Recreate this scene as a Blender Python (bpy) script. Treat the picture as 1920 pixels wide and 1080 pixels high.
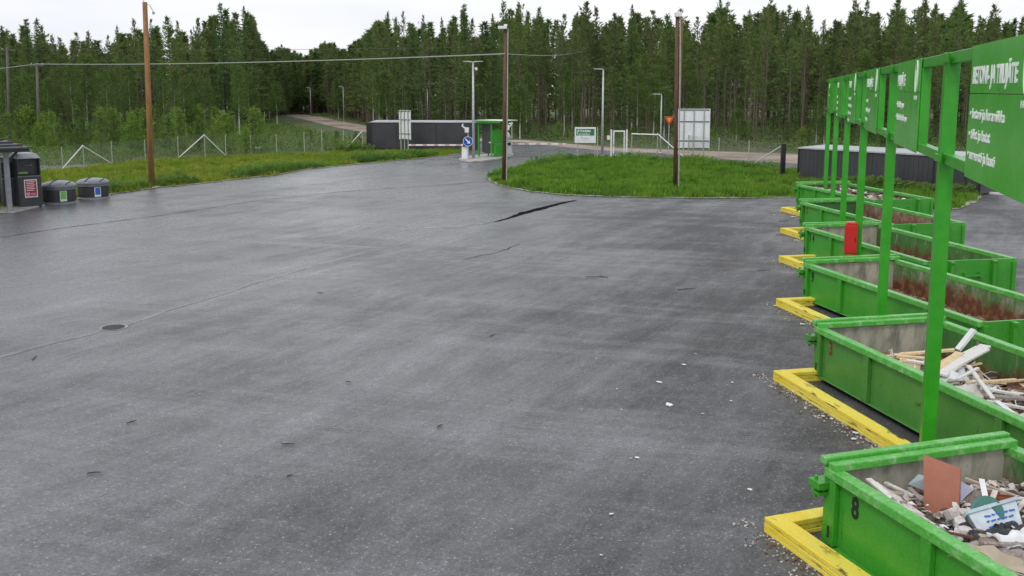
import bpy, math, random
from mathutils import Vector, Matrix, noise
R = math.radians
random.seed(7)
sc = bpy.context.scene
for o in list(bpy.data.objects): bpy.data.objects.remove(o)

# ------------------------------------------------------------------ camera
CAM_H = 5.2
PITCH = R(8.305)
HOR_Y, FG = 168.0, 1800.0            # horizon row and ground focal length in photo pixels
FPX = 1781.12; PY = 428.0
cd = bpy.data.cameras.new('camera'); cam = bpy.data.objects.new('camera', cd)
sc.collection.objects.link(cam); sc.camera = cam
cam.location = (0, 0, CAM_H); cam.rotation_euler = (R(90) - PITCH, 0, 0)
cd.sensor_width = 36; cd.lens = FPX / 1920 * 36
cd.shift_y = (PY - 540) / 1920
cd.clip_start = 0.1; cd.clip_end = 2000

def G(x, y, h=0.0):
    """world point at height h whose photo pixel is (x, y)"""
    dy = y - PY
    dn = FPX * math.sin(PITCH) + dy * math.cos(PITCH)
    fw = FPX * math.cos(PITCH) - dy * math.sin(PITCH)
    t = (CAM_H - h) / dn
    return Vector(((x - 960) * t, fw * t, h))
def Zat(D, y):
    """height of photo row y at ground distance D"""
    dy = y - PY
    dn = FPX * math.sin(PITCH) + dy * math.cos(PITCH)
    fw = FPX * math.cos(PITCH) - dy * math.sin(PITCH)
    return CAM_H - D * dn / fw
def Xat(D, x, h=0.0):
    d = D * math.cos(PITCH) - (h - CAM_H) * math.sin(PITCH)
    return (x - 960) * d / FPX

# ------------------------------------------------------------------ world, sun, exposure
w = bpy.data.worlds.new('World'); sc.world = w; w.use_nodes = True
nt = w.node_tree; nt.nodes.clear()
out = nt.nodes.new('ShaderNodeOutputWorld'); bg = nt.nodes.new('ShaderNodeBackground')
sky = nt.nodes.new('ShaderNodeTexSky'); sky.sky_type = 'NISHITA'; sky.sun_disc = False
SUN_EL, SUN_AZ = R(48), R(215)
sky.sun_elevation = SUN_EL; sky.sun_rotation = SUN_AZ; sky.dust_density = 4
mx = nt.nodes.new('ShaderNodeMixRGB'); mx.inputs[0].default_value = 0.93
tc = nt.nodes.new('ShaderNodeTexCoord'); nz = nt.nodes.new('ShaderNodeTexNoise')
mp = nt.nodes.new('ShaderNodeMapping'); mp.inputs['Scale'].default_value = (1, 1, 3.5)
nz.inputs['Scale'].default_value = 1.6; nz.inputs['Detail'].default_value = 5
cr = nt.nodes.new('ShaderNodeValToRGB')
cr.color_ramp.elements[0].position = 0.3; cr.color_ramp.elements[0].color = (6.2, 6.5, 7.2, 1)
cr.color_ramp.elements[1].position = 0.7; cr.color_ramp.elements[1].color = (9.6, 9.6, 9.8, 1)
nt.links.new(tc.outputs['Generated'], mp.inputs[0]); nt.links.new(mp.outputs[0], nz.inputs['Vector'])
nt.links.new(nz.outputs['Fac'], cr.inputs[0]); nt.links.new(sky.outputs[0], mx.inputs[1])
nt.links.new(cr.outputs[0], mx.inputs[2]); nt.links.new(mx.outputs[0], bg.inputs[0])
bg.inputs[1].default_value = 0.1
nt.links.new(bg.outputs[0], out.inputs[0])
sl = bpy.data.lights.new('sun', 'SUN'); sl.energy = 0.9; sl.angle = R(14); sl.color = (1, .97, .93)
so = bpy.data.objects.new('sun', sl); sc.collection.objects.link(so)
so.rotation_euler = (R(90) - SUN_EL, 0, R(180) - SUN_AZ + R(0))
sc.view_settings.view_transform = 'Standard'; sc.view_settings.look = 'None'
sc.view_settings.gamma = 1; sc.view_settings.exposure = 0.30

# ------------------------------------------------------------------ materials
def lk(nt, a, b): nt.links.new(a, b)
def mat(name, col, rough=.6, col2=None, scale=4, lo=.4, hi=.62, detail=6, stretch=(1, 1, 1), coord='Object',
        bump=0, bscale=40, metal=0, spec=.5, grain=0, gscale=200, rough2=None, col3=None, scale3=1, lo3=.55, hi3=.7, st3=(1, 1, 1)):
    m = bpy.data.materials.new(name); m.use_nodes = True; nt = m.node_tree
    b = nt.nodes['Principled BSDF']
    b.inputs['Roughness'].default_value = rough; b.inputs['Metallic'].default_value = metal
    b.inputs['Specular IOR Level'].default_value = spec
    tc = nt.nodes.new('ShaderNodeTexCoord'); src = None
    rgb = nt.nodes.new('ShaderNodeRGB'); rgb.outputs[0].default_value = (*col, 1); src = rgb.outputs[0]
    def noisefac(scale, st, lo, hi, det=6):
        mp = nt.nodes.new('ShaderNodeMapping'); mp.inputs['Scale'].default_value = st
        n = nt.nodes.new('ShaderNodeTexNoise'); n.inputs['Scale'].default_value = scale; n.inputs['Detail'].default_value = det
        n.inputs['Roughness'].default_value = .62
        lk(nt, tc.outputs[coord], mp.inputs[0]); lk(nt, mp.outputs[0], n.inputs['Vector'])
        r = nt.nodes.new('ShaderNodeMapRange'); r.inputs[1].default_value = lo; r.inputs[2].default_value = hi
        lk(nt, n.outputs['Fac'], r.inputs[0]); return r.outputs[0]
    def mixc(fac, a, c):
        x = nt.nodes.new('ShaderNodeMixRGB'); lk(nt, fac, x.inputs[0]); lk(nt, a, x.inputs[1]); x.inputs[2].default_value = (*c, 1)
        return x.outputs[0]
    if col2:
        f = noisefac(scale, stretch, lo, hi, detail); src = mixc(f, src, col2)
        if rough2 is not None:
            r = nt.nodes.new('ShaderNodeMapRange'); r.inputs[3].default_value = rough; r.inputs[4].default_value = rough2
            lk(nt, f, r.inputs[0]); lk(nt, r.outputs[0], b.inputs['Roughness'])
    if col3: src = mixc(noisefac(scale3, st3, lo3, hi3), src, col3)
    if grain:
        f = noisefac(gscale, (1, 1, 1), .3, .7, 2)
        r = nt.nodes.new('ShaderNodeMapRange'); r.inputs[3].default_value = 1 - grain; r.inputs[4].default_value = 1 + grain
        lk(nt, f, r.inputs[0]); x = nt.nodes.new('ShaderNodeVectorMath'); x.operation = 'SCALE'
        lk(nt, src, x.inputs[0]); lk(nt, r.outputs[0], x.inputs['Scale']); src = x.outputs[0]
    if bump:
        n = nt.nodes.new('ShaderNodeTexNoise'); n.inputs['Scale'].default_value = bscale; n.inputs['Detail'].default_value = 4
        lk(nt, tc.outputs[coord], n.inputs['Vector']); bn = nt.nodes.new('ShaderNodeBump'); bn.inputs['Strength'].default_value = bump
        bn.inputs['Distance'].default_value = .02
        lk(nt, n.outputs['Fac'], bn.inputs['Height']); lk(nt, bn.outputs[0], b.inputs['Normal'])
    lk(nt, src, b.inputs['Base Color'])
    return m
M = {}
M['frame_green'] = mat('frame_green', (.028, .29, .012), .3, (.042, .34, .02), 1.5, bump=.03, bscale=6, grain=.06, gscale=9)
M['panel_green'] = mat('panel_green', (.062, .40, .032), .26, (.10, .45, .07), .9, bump=.04, bscale=5, grain=.07, gscale=14)
M['skip_green'] = mat('skip_green', (.035, .27, .018), .33, (.065, .33, .035), 1.1, .35, .7, bump=.16, bscale=3,
                      col3=(.05, .09, .03), scale3=4, lo3=.62, hi3=.74, st3=(3, 3, .35), grain=.12, gscale=30)
M['skip_green_old'] = mat('skip_green_old', (.050, .21, .028), .38, (.085, .26, .05), 1.1, .35, .7, bump=.2, bscale=3,
                      col3=(.07, .09, .04), scale3=4, lo3=.60, hi3=.74, st3=(3, 3, .35), grain=.14, gscale=30)
M['rim_green'] = mat('rim_green', (.085, .40, .055), .28, (.30, .55, .24), 7, .50, .78, bump=.15, bscale=20,  # paler green paints the bright rim highlights into the colour
                     col3=(.09, .05, .03), scale3=11, lo3=.66, hi3=.70, grain=.2, gscale=25)
M['yellow'] = mat('yellow_timber', (.74, .55, .025), .55, (.80, .68, .10), 1.5, bump=.25, bscale=12, stretch=(1, .2, 1),
                  col3=(.07, .05, .02), scale3=3.2, lo3=.56, hi3=.63, st3=(1, .4, 7), grain=.12, gscale=40)
M['asphalt_seam'] = mat('seam_light', (.24, .25, .265), .3, (.07, .072, .076), 1.1, grain=.3, gscale=60)
M['asphalt_crack'] = mat('crack_dark', (.006, .006, .006), .95, spec=.05)
M['iron'] = mat('cast_iron', (.02, .02, .022), .4, (.05, .045, .04), 30, metal=.6)
M['concrete'] = mat('concrete', (.42, .41, .38), .8, (.30, .29, .27), 2, bump=.3, bscale=30, grain=.15, gscale=50)
M['gravel'] = mat('gravel', (.27, .20, .15), .95, (.38, .33, .28), .25, .35, .65, grain=.35, gscale=6, bump=.6, bscale=12, coord='Object',
                  col3=(.16, .13, .09), scale3=.12, lo3=.5, hi3=.65, st3=(1, 1, 1))
M['edge_gravel'] = mat('edge_gravel', (.26, .25, .19), .95, (.36, .34, .29), 3, grain=.5, gscale=20)
M['floor'] = mat('forest_floor', (.06, .085, .022), .95, (.12, .11, .05), .35, .35, .65, grain=.5, gscale=3, bump=.8, bscale=4,
                 col3=(.05, .10, .02), scale3=.07, lo3=.45, hi3=.6)
M['lawn'] = mat('lawn', (.045, .085, .014), .95, (.09, .12, .022), .25, .35, .65, grain=.55, gscale=5, bump=.8, bscale=6,
                col3=(.16, .13, .05), scale3=.5, lo3=.6, hi3=.75)
M['verge'] = mat('verge', (.075, .10, .018), .95, (.15, .14, .03), .2, .35, .6, grain=.5, gscale=5, bump=.8, bscale=6,
                 col3=(.14, .10, .05), scale3=.4, lo3=.6, hi3=.75)
def leafmat(name, a, b, sc_=.6, rough=.75, trans=.45):
    m = mat(name, a, rough, b, sc_, .35, .65, 3, grain=.35, gscale=2.2, spec=.25)
    nt = m.node_tree; b = nt.nodes['Principled BSDF']; tr = nt.nodes.new('ShaderNodeBsdfTranslucent'); mx = nt.nodes.new('ShaderNodeMixShader')
    mx.inputs[0].default_value = trans; o = [n for n in nt.nodes if n.type == 'OUTPUT_MATERIAL'][0]
    lk(nt, b.inputs['Base Color'].links[0].from_socket, tr.inputs[0]); lk(nt, b.outputs[0], mx.inputs[1]); lk(nt, tr.outputs[0], mx.inputs[2]); lk(nt, mx.outputs[0], o.inputs[0])
    return m
M['pine'] = leafmat('pine_needles', (0.112, 0.188, 0.050), (0.194, 0.275, 0.073), .5)
M['spruce'] = leafmat('spruce_needles', (0.077, 0.150, 0.048), (0.138, 0.219, 0.062), .5)
M['darkpine'] = leafmat('dark_needles', (0.110, 0.156, 0.053), (0.181, 0.225, 0.077), .5)
M['birch_leaf'] = leafmat('birch_leaves', (.080, .150, .034), (.145, .215, .052), .5)
M['young_leaf'] = leafmat('young_leaves', (.125, .235, .036), (.215, .32, .058), .8)
M['grass'] = leafmat('grass_blades', (.115, .27, .022), (.20, .33, .04), .25)
M['grass_dry'] = leafmat('grass_dry', (.20, .28, .028), (.30, .34, .05), .2)
M['weed'] = leafmat('weed_leaves', (.07, .19, .022), (.15, .28, .04), .35)
M['scrub'] = leafmat('scrub_leaves', (.075, .15, .028), (.14, .21, .045), .12)
M['bark'] = mat('pine_bark', (.10, .085, .072), .9, (.16, .12, .088), 6, stretch=(1, 1, .3), bump=.5, bscale=12)
M['bark_dark'] = mat('spruce_bark', (.045, .038, .032), .9, (.08, .066, .055), 6, stretch=(1, 1, .3))
M['birch_bark'] = mat('birch_bark', (.42, .41, .38), .7, (.05, .045, .04), 9, .6, .66, stretch=(1, 1, 2.5))
M['twig'] = mat('dead_twigs', (.11, .10, .08), .95)
M['pole_wood'] = mat('pole_wood', (.33, .16, .06), .8, (.20, .10, .045), 3, stretch=(5, 5, .3), bump=.3, bscale=20, grain=.2, gscale=14)
M['pole_dark'] = mat('pole_dark', (.085, .045, .028), .8, (.17, .09, .05), 3, .45, .65, stretch=(5, 5, .35), bump=.3, bscale=20, grain=.2, gscale=14)
M['pole_grey'] = mat('pole_grey', (.10, .09, .075), .85, (.16, .14, .12), 3, stretch=(5, 5, .3))
M['galv'] = mat('galvanised', (.52, .54, .55), .4, (.42, .43, .44), 8, metal=.3)
M['galv_post'] = mat('fence_post_paint', (.42, .44, .38), .5, (.32, .34, .28), 6, metal=.1)
M['wire'] = mat('fence_wire', (.22, .24, .22), .5, metal=.4)
M['white'] = mat('white_paint', (.78, .79, .80), .35, (.68, .69, .70), 3)
M['offwhite'] = mat('offwhite_plate', (.80, .82, .85), .35, (.70, .72, .76), 2)
M['strip_white'] = mat('strip_white', (.8, .8, .78), .4)
M['charcoal'] = mat('charcoal_cladding', (.040, .040, .047), .4, (.055, .055, .062), .6, bump=.05, bscale=3)
M['charcoal_trim'] = mat('charcoal_trim', (.022, .022, .026), .4)
M['roof_light'] = mat('pale_roof', (.42, .44, .46), .4, (.34, .36, .38), 1.5)
M['door_grey'] = mat('door_grey', (.06, .06, .068), .35)
M['black'] = mat('black_plastic', (.014, .014, .016), .4, (.03, .03, .032), 4)
M['bin_plastic'] = mat('bin_plastic', (.035, .036, .043), .38, (.05, .052, .058), 3, bump=.05)
M['bin_lid'] = mat('bin_lid', (.17, .18, .20), .28, (.13, .14, .155), 2)
M['rim_grey'] = mat('grey_rim', (.30, .31, .33), .4, (.22, .23, .25), 4)
M['red'] = mat('red_paint', (.55, .018, .015), .35, (.48, .02, .02), 4)
M['red_stripe'] = mat('red_stripe', (.6, .03, .03), .4)
M['magenta'] = mat('magenta_print', (.42, .015, .07), .4, (.36, .012, .06), 6)
M['lime'] = mat('lime_print', (.16, .48, .07), .4)
M['blue'] = mat('blue_print', (.02, .13, .50), .35)
M['signblue'] = mat('sign_blue', (.008, .07, .38), .3)
M['orange'] = mat('sign_orange', (.95, .25, .02), .4)
M['label_red'] = mat('sign_red_border', (.55, .02, .01), .4)
M['ink'] = mat('ink_black', (.012, .012, .012), .6)
M['ink_red'] = mat('ink_dark_red', (.22, .015, .01), .6)
M['sign_green'] = mat('sign_dark_green', (.01, .18, .08), .4)
M['text_white'] = mat('lettering_white', (.82, .85, .82), .5)
M['roof_tile'] = mat('roof_tile_metal', (.06, .062, .075), .22, (.09, .092, .105), 3, metal=.2)
M['cable'] = mat('cable_sheath', (.30, .32, .28), .5)
M['lamp_glass'] = mat('lamp_glass', (.7, .72, .74), .2)
M['wood_new'] = mat('planed_wood', (.62, .44, .24), .7, (.74, .60, .38), 3, stretch=(6, 6, .6), bump=.2, bscale=20)
M['wood_white'] = mat('white_painted_wood', (.70, .68, .64), .6, (.52, .46, .38), 4, .55, .7, stretch=(3, 3, .8))
M['wood_grey'] = mat('weathered_wood', (.33, .29, .27), .8, (.20, .16, .14), 4, stretch=(6, 6, .6))
M['wood_brown'] = mat('brown_board', (.20, .09, .045), .7, (.12, .05, .03), 4)
M['terracotta'] = mat('terracotta_panel', (.38, .14, .085), .6, (.33, .115, .07), 2.5, col3=(.46, .20, .13), scale3=1.3, lo3=.55, hi3=.6, grain=.06, gscale=20)
M['rust_panel'] = mat('rusty_orange_sheet', (.28, .08, .02), .7, (.16, .05, .02), 5)
M['plaster'] = mat('plaster_scrap', (.62, .58, .55), .85, (.42, .37, .34), 6, grain=.2, gscale=30)
M['beige'] = mat('beige_cloth', (.48, .42, .32), .9, (.38, .32, .24), 4, bump=.3, bscale=10)
M['rubbish_dark'] = mat('dark_rubbish', (.05, .04, .035), .85, (.16, .12, .095), 7, .4, .65, bump=.8, bscale=14, grain=.5, gscale=30)
M['brown_heap'] = mat('brown_heap', (.17, .10, .06), .9, (.30, .21, .14), 5, .4, .65, bump=.9, bscale=14, grain=.4, gscale=25)
M['teal'] = mat('teal_lid', (.05, .17, .14), .45)
M['pale_blue'] = mat('pale_blue_sheet', (.42, .52, .56), .5, (.34, .42, .46), 4)
M['lilac'] = mat('lilac_sheet', (.42, .44, .60), .5)
M['tub'] = mat('tub_plastic', (.62, .68, .72), .4, (.52, .58, .62), 8)

def inner(name, top, rustline, rust=(.12, .040, .018), rust2=(.24, .115, .05), grime=(.30, .29, .22), gamt=.6, soft=.12):
    """worn inside of a skip: paint above, rust below, pale streaks of grime"""
    m = bpy.data.materials.new(name); m.use_nodes = True; nt = m.node_tree; b = nt.nodes['Principled BSDF']
    b.inputs['Roughness'].default_value = .75
    tc = nt.nodes.new('ShaderNodeTexCoord')
    def nz(scale, st, lo, hi, det=7):
        mp = nt.nodes.new('ShaderNodeMapping'); mp.inputs['Scale'].default_value = st
        n = nt.nodes.new('ShaderNodeTexNoise'); n.inputs['Scale'].default_value = scale; n.inputs['Detail'].default_value = det
        n.inputs['Roughness'].default_value = .65
        lk(nt, tc.outputs['Object'], mp.inputs[0]); lk(nt, mp.outputs[0], n.inputs['Vector'])
        r = nt.nodes.new('ShaderNodeMapRange'); r.inputs[1].default_value = lo; r.inputs[2].default_value = hi
        lk(nt, n.outputs['Fac'], r.inputs[0]); return r.outputs[0]
    def mix(f, a, c):
        x = nt.nodes.new('ShaderNodeMixRGB'); lk(nt, f, x.inputs[0])
        for i, v in ((1, a), (2, c)):
            if isinstance(v, tuple): x.inputs[i].default_value = (*v, 1)
            else: lk(nt, v, x.inputs[i])
        return x.outputs[0]
    sep = nt.nodes.new('ShaderNodeSeparateXYZ'); lk(nt, tc.outputs['Object'], sep.inputs[0])
    n1 = nz(2.2, (1, 1, 1), 0, 1)
    mul = nt.nodes.new('ShaderNodeMath'); mul.operation = 'MULTIPLY_ADD'; mul.inputs[1].default_value = -.9
    lk(nt, n1, mul.inputs[0]); lk(nt, sep.outputs[2], mul.inputs[2])
    r = nt.nodes.new('ShaderNodeMapRange'); r.inputs[1].default_value = rustline - .45 + soft; r.inputs[2].default_value = rustline - .45 - soft
    lk(nt, mul.outputs[0], r.inputs[0])
    base = mix(nz(5, (1, 1, .25), .45, .7), top, tuple(c * .55 for c in top))
    base = mix(nz(3, (1.2, 1.2, .5), .72 - gamt * .35, .78 - gamt * .2), base, grime)
    rr = mix(nz(5, (1, 1, 1), .48, .60), rust, rust2)
    col = mix(r.outputs[0], base, rr)
    col = mix(nz(9, (1, 1, .8), .66, .70), col, (.035, .028, .02))
    lk(nt, col, b.inputs['Base Color'])
    bn = nt.nodes.new('ShaderNodeBump'); bn.inputs['Strength'].default_value = .3; bn.inputs['Distance'].default_value = .02
    lk(nt, nz(14, (1, 1, 1), 0, 1), bn.inputs['Height']); lk(nt, bn.outputs[0], b.inputs['Normal'])
    return m
M['in_green_rust'] = inner('inner_rusty', (.06, .19, .04), .50, gamt=.5)
M['in_green_rust_hi'] = inner('inner_very_rusty', (.07, .20, .045), .66, gamt=.8)
M['in_green_mid'] = inner('inner_green', (.045, .15, .035), .42, gamt=.3)
M['in_brown'] = inner('inner_brown', (.20, .12, .07), .7, rust=(.16, .075, .04), rust2=(.30, .19, .12), gamt=.8)
M['in_door'] = inner('inner_door_grey', (.22, .22, .17), .28, rust=(.12, .09, .06), rust2=(.22, .17, .12), grime=(.44, .42, .34), gamt=1.1)

def asphalt_mat():
    m = bpy.data.materials.new('wet_asphalt'); m.use_nodes = True; nt = m.node_tree; b = nt.nodes['Principled BSDF']
    geo = nt.nodes.new('ShaderNodeTexCoord')
    def rot(ang, st):
        mp = nt.nodes.new('ShaderNodeMapping'); mp.inputs['Rotation'].default_value = (0, 0, ang)
        mp2 = nt.nodes.new('ShaderNodeMapping'); mp2.inputs['Scale'].default_value = st
        lk(nt, warp, mp.inputs[0]); lk(nt, mp.outputs[0], mp2.inputs[0]); return mp2.outputs[0]
    wn = nt.nodes.new('ShaderNodeTexNoise'); wn.inputs['Scale'].default_value = .10; wn.inputs['Detail'].default_value = 1
    lk(nt, geo.outputs['Object'], wn.inputs['Vector'])
    wv = nt.nodes.new('ShaderNodeVectorMath'); wv.operation = 'MULTIPLY_ADD'; wv.inputs[1].default_value = (1.3, 1.3, 0)
    lk(nt, wn.outputs['Color'], wv.inputs[0]); lk(nt, geo.outputs['Object'], wv.inputs[2]); warp = wv.outputs[0]
    def nz(vec, scale, lo, hi, det=6, rg=.6, a=0., b_=1.):
        n = nt.nodes.new('ShaderNodeTexNoise'); n.inputs['Scale'].default_value = scale; n.inputs['Detail'].default_value = det
        n.inputs['Roughness'].default_value = rg; lk(nt, vec, n.inputs['Vector'])
        r = nt.nodes.new('ShaderNodeMapRange'); r.inputs[1].default_value = lo; r.inputs[2].default_value = hi
        r.inputs[3].default_value = a; r.inputs[4].default_value = b_
        lk(nt, n.outputs['Fac'], r.inputs[0]); return r.outputs[0]
    def math_(op, a, b_):
        x = nt.nodes.new('ShaderNodeMath'); x.operation = op
        for i, v in enumerate((a, b_)):
            if isinstance(v, (int, float)): x.inputs[i].default_value = v
            else: lk(nt, v, x.inputs[i])
        return x.outputs[0]
    along = rot(R(27), (1, .15, 1))        # long streaks left by traffic and the paver
    cross = rot(R(-74), (1, .09, 1))       # short crossing wheel marks
    plain = rot(0, (1, 1, 1))
    streak = nz(along, .75, .42, .58, 12, .78)
    streak2 = nz(cross, .6, .50, .60, 10, .76)
    mott = nz(rot(R(30), (1, .45, 1)), .8, .44, .60, 12, .76)
    patch = nz(plain, .10, .42, .58, 6, .6)
    grain = nz(plain, 30, .30, .70, 5, .85, .22, 1.85)
    grain2 = nz(plain, 9, .3, .7, 5, .7, .78, 1.22)
    speck = nz(plain, 30, .66, .70, 2, .6)
    pits = nz(plain, 17, .62, .68, 4, .8, 1., .35)
    # wetness plus painted sky sheen, stronger on the left and far side
    sep = nt.nodes.new('ShaderNodeSeparateXYZ'); lk(nt, geo.outputs['Object'], sep.inputs[0])
    mr = nt.nodes.new('ShaderNodeMapRange'); mr.inputs[1].default_value = 2.5; mr.inputs[2].default_value = -7
    skew = math_('ADD', sep.outputs[0], math_('MULTIPLY', sep.outputs[1], -.13))
    lk(nt, skew, mr.inputs[0])
    wet_sheen = math_('ADD', math_('MULTIPLY', streak, .24), math_('MULTIPLY', patch, .34))
    wet_sheen = math_('ADD', wet_sheen, math_('MULTIPLY', mott, .26))
    wet_sheen = math_('ADD', wet_sheen, math_('MULTIPLY', streak2, .24))
    wet_sheen = math_('ADD', math_('MULTIPLY', wet_sheen, .82), math_('MULTIPLY', mr.outputs[0], .42))
    wet_sheen = math_('SUBTRACT', wet_sheen, .08)
    rr = nt.nodes.new('ShaderNodeMapRange'); rr.inputs[1].default_value = .1; rr.inputs[2].default_value = .95
    rr.inputs[3].default_value = .58; rr.inputs[4].default_value = .20; lk(nt, wet_sheen, rr.inputs[0])
    lk(nt, rr.outputs[0], b.inputs['Roughness'])
    sp = nt.nodes.new('ShaderNodeMapRange'); sp.inputs[1].default_value = .1; sp.inputs[2].default_value = .95
    sp.inputs[3].default_value = .4; sp.inputs[4].default_value = 1.0; lk(nt, wet_sheen, sp.inputs[0])
    lk(nt, sp.outputs[0], b.inputs['Specular IOR Level'])
    c = nt.nodes.new('ShaderNodeMixRGB'); c.inputs[1].default_value = (.044, .042, .043, 1); c.inputs[2].default_value = (.132, .137, .148, 1)  # lighter bluish mix colour paints the sky sheen into the base
    lk(nt, wet_sheen, c.inputs[0])
    dirt = nz(plain, .45, .56, .70, 8, .7)
    dx = nt.nodes.new('ShaderNodeMapRange'); dx.inputs[1].default_value = 0; dx.inputs[2].default_value = 6; lk(nt, skew, dx.inputs[0])
    c2 = nt.nodes.new('ShaderNodeMixRGB'); lk(nt, math_('MULTIPLY', dirt, math_('MULTIPLY', dx.outputs[0], .75)), c2.inputs[0])
    lk(nt, c.outputs[0], c2.inputs[1]); c2.inputs[2].default_value = (.17, .15, .13, 1)
    c3 = nt.nodes.new('ShaderNodeMixRGB'); lk(nt, math_('MULTIPLY', speck, .6), c3.inputs[0]); lk(nt, c2.outputs[0], c3.inputs[1]); c3.inputs[2].default_value = (.32, .31, .30, 1)
    v = nt.nodes.new('ShaderNodeVectorMath'); v.operation = 'SCALE'; lk(nt, c3.outputs[0], v.inputs[0])
    lk(nt, math_('MULTIPLY', math_('MULTIPLY', grain, grain2), pits), v.inputs['Scale']); lk(nt, v.outputs[0], b.inputs['Base Color'])
    bn = nt.nodes.new('ShaderNodeBump'); bn.inputs['Strength'].default_value = .35; bn.inputs['Distance'].default_value = .012
    h = math_('ADD', nz(plain, 60, 0, 1, 3), math_('MULTIPLY', streak, 1.2)); lk(nt, h, bn.inputs['Height'])
    lk(nt, bn.outputs[0], b.inputs['Normal'])
    return m
M['asphalt'] = asphalt_mat()

# ------------------------------------------------------------------ mesh helpers
class MB:
    def __init__(s): s.v = []; s.f = []; s.m = []
    def add(s, vs, fs, mi=0, T=None):
        o = len(s.v)
        for p in vs: s.v.append(tuple(T @ Vector(p)) if T is not None else tuple(p))
        for f in fs: s.f.append(tuple(i + o for i in f)); s.m.append(mi)
        return s
    def box(s, x0, x1, y0, y1, z0, z1, mi=0, T=None):
        vs = [(x, y, z) for z in (z0, z1) for y in (y0, y1) for x in (x0, x1)]
        return s.add(vs, [(0, 2, 3, 1), (4, 5, 7, 6), (0, 1, 5, 4), (2, 6, 7, 3), (0, 4, 6, 2), (1, 3, 7, 5)], mi, T)
    def bar(s, a, b, w, h, mi=0, up=(0, 0, 1)):
        a = Vector(a); b = Vector(b); d = (b - a); L = d.length; d.normalize()
        u = Vector(up)
        if abs(d.dot(u)) > .98: u = Vector((1, 0, 0))
        x = d.cross(u).normalized(); z = x.cross(d)
        T = Matrix((( x.x, d.x, z.x, a.x), (x.y, d.y, z.y, a.y), (x.z, d.z, z.z, a.z), (0, 0, 0, 1)))
        return s.box(-w / 2, w / 2, 0, L, -h / 2, h / 2, mi, T)
    def tube(s, pts, r, n=8, mi=0, cap=True):
        pts = [Vector(p) for p in pts]
        rs = r if isinstance(r, (list, tuple)) else [r] * len(pts)
        o = len(s.v); ref = None
        for i, p in enumerate(pts):
            d = (pts[min(i + 1, len(pts) - 1)] - pts[max(i - 1, 0)]).normalized()
            if ref is None:
                ref = Vector((1, 0, 0)) if abs(d.x) < .9 else Vector((0, 1, 0))
            u = (ref - d * ref.dot(d)).normalized(); w_ = d.cross(u)
            for k in range(n):
                a = 2 * math.pi * k / n
                s.v.append(tuple(p + (u * math.cos(a) + w_ * math.sin(a)) * rs[i]))
        for i in range(len(pts) - 1):
            for k in range(n):
                k2 = (k + 1) % n
                s.f.append((o + i * n + k, o + i * n + k2, o + (i + 1) * n + k2, o + (i + 1) * n + k)); s.m.append(mi)
        if cap:
            s.f.append(tuple(o + k for k in range(n))[::-1]); s.m.append(mi)
            s.f.append(tuple(o + (len(pts) - 1) * n + k for k in range(n))); s.m.append(mi)
        return s
    def lathe(s, prof, n=32, mi=0):
        o = len(s.v)
        for r, z in prof:
            for k in range(n):
                a = 2 * math.pi * k / n; s.v.append((r * math.cos(a), r * math.sin(a), z))
        for i in range(len(prof) - 1):
            for k in range(n):
                k2 = (k + 1) % n
                s.f.append((o + i * n + k, o + i * n + k2, o + (i + 1) * n + k2, o + (i + 1) * n + k)); s.m.append(mi)
        s.f.append(tuple(o + (len(prof) - 1) * n + k for k in range(n))); s.m.append(mi)
        return s
    def prism(s, pts, z0, z1, mi=0, T=None):
        n = len(pts)
        vs = [(x, y, z0) for x, y in pts] + [(x, y, z1) for x, y in pts]
        fs = [tuple(range(n))[::-1], tuple(range(n, 2 * n))] + [(i, (i + 1) % n, n + (i + 1) % n, n + i) for i in range(n)]
        return s.add(vs, fs, mi, T)
    def mesh(s, name, mats):
        me = bpy.data.meshes.new(name); me.from_pydata(s.v, [], s.f)
        for m in (mats if isinstance(mats, (list, tuple)) else [mats]): me.materials.append(m)
        if max(s.m or [0]) > 0: me.polygons.foreach_set('material_index', s.m)
        me.update(); return me
    def build(s, name, mats, parent=None, bevel=0, smooth=False):
        me = s.mesh(name, mats)
        if smooth: me.polygons.foreach_set('use_smooth', [True] * len(me.polygons))
        o = bpy.data.objects.new(name, me); sc.collection.objects.link(o)
        if parent: o.parent = parent
        if bevel:
            b = o.modifiers.new('bevel', 'BEVEL'); b.width = bevel; b.segments = 2; b.limit_method = 'ANGLE'; b.angle_limit = R(50)
            b.harden_normals = False
        return o
def tag(o, label=None, cat=None, group=None, kind=None):
    if label: o['label'] = label
    if cat: o['category'] = cat
    if group: o['group'] = group
    if kind: o['kind'] = kind
    return o
def thing(name, label, cat, loc=(0, 0, 0), rz=0, group=None):
    o = bpy.data.objects.new(name, None); sc.collection.objects.link(o); o.empty_display_size = .2
    o.location = loc; o.rotation_euler = (0, 0, rz); return tag(o, label, cat, group)
def copy_tree(o, parent=None):
    c = o.copy(); sc.collection.objects.link(c); c.parent = parent
    for ch in [x for x in o.children]: copy_tree(ch, c)
    return c
_txt = {}
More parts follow.
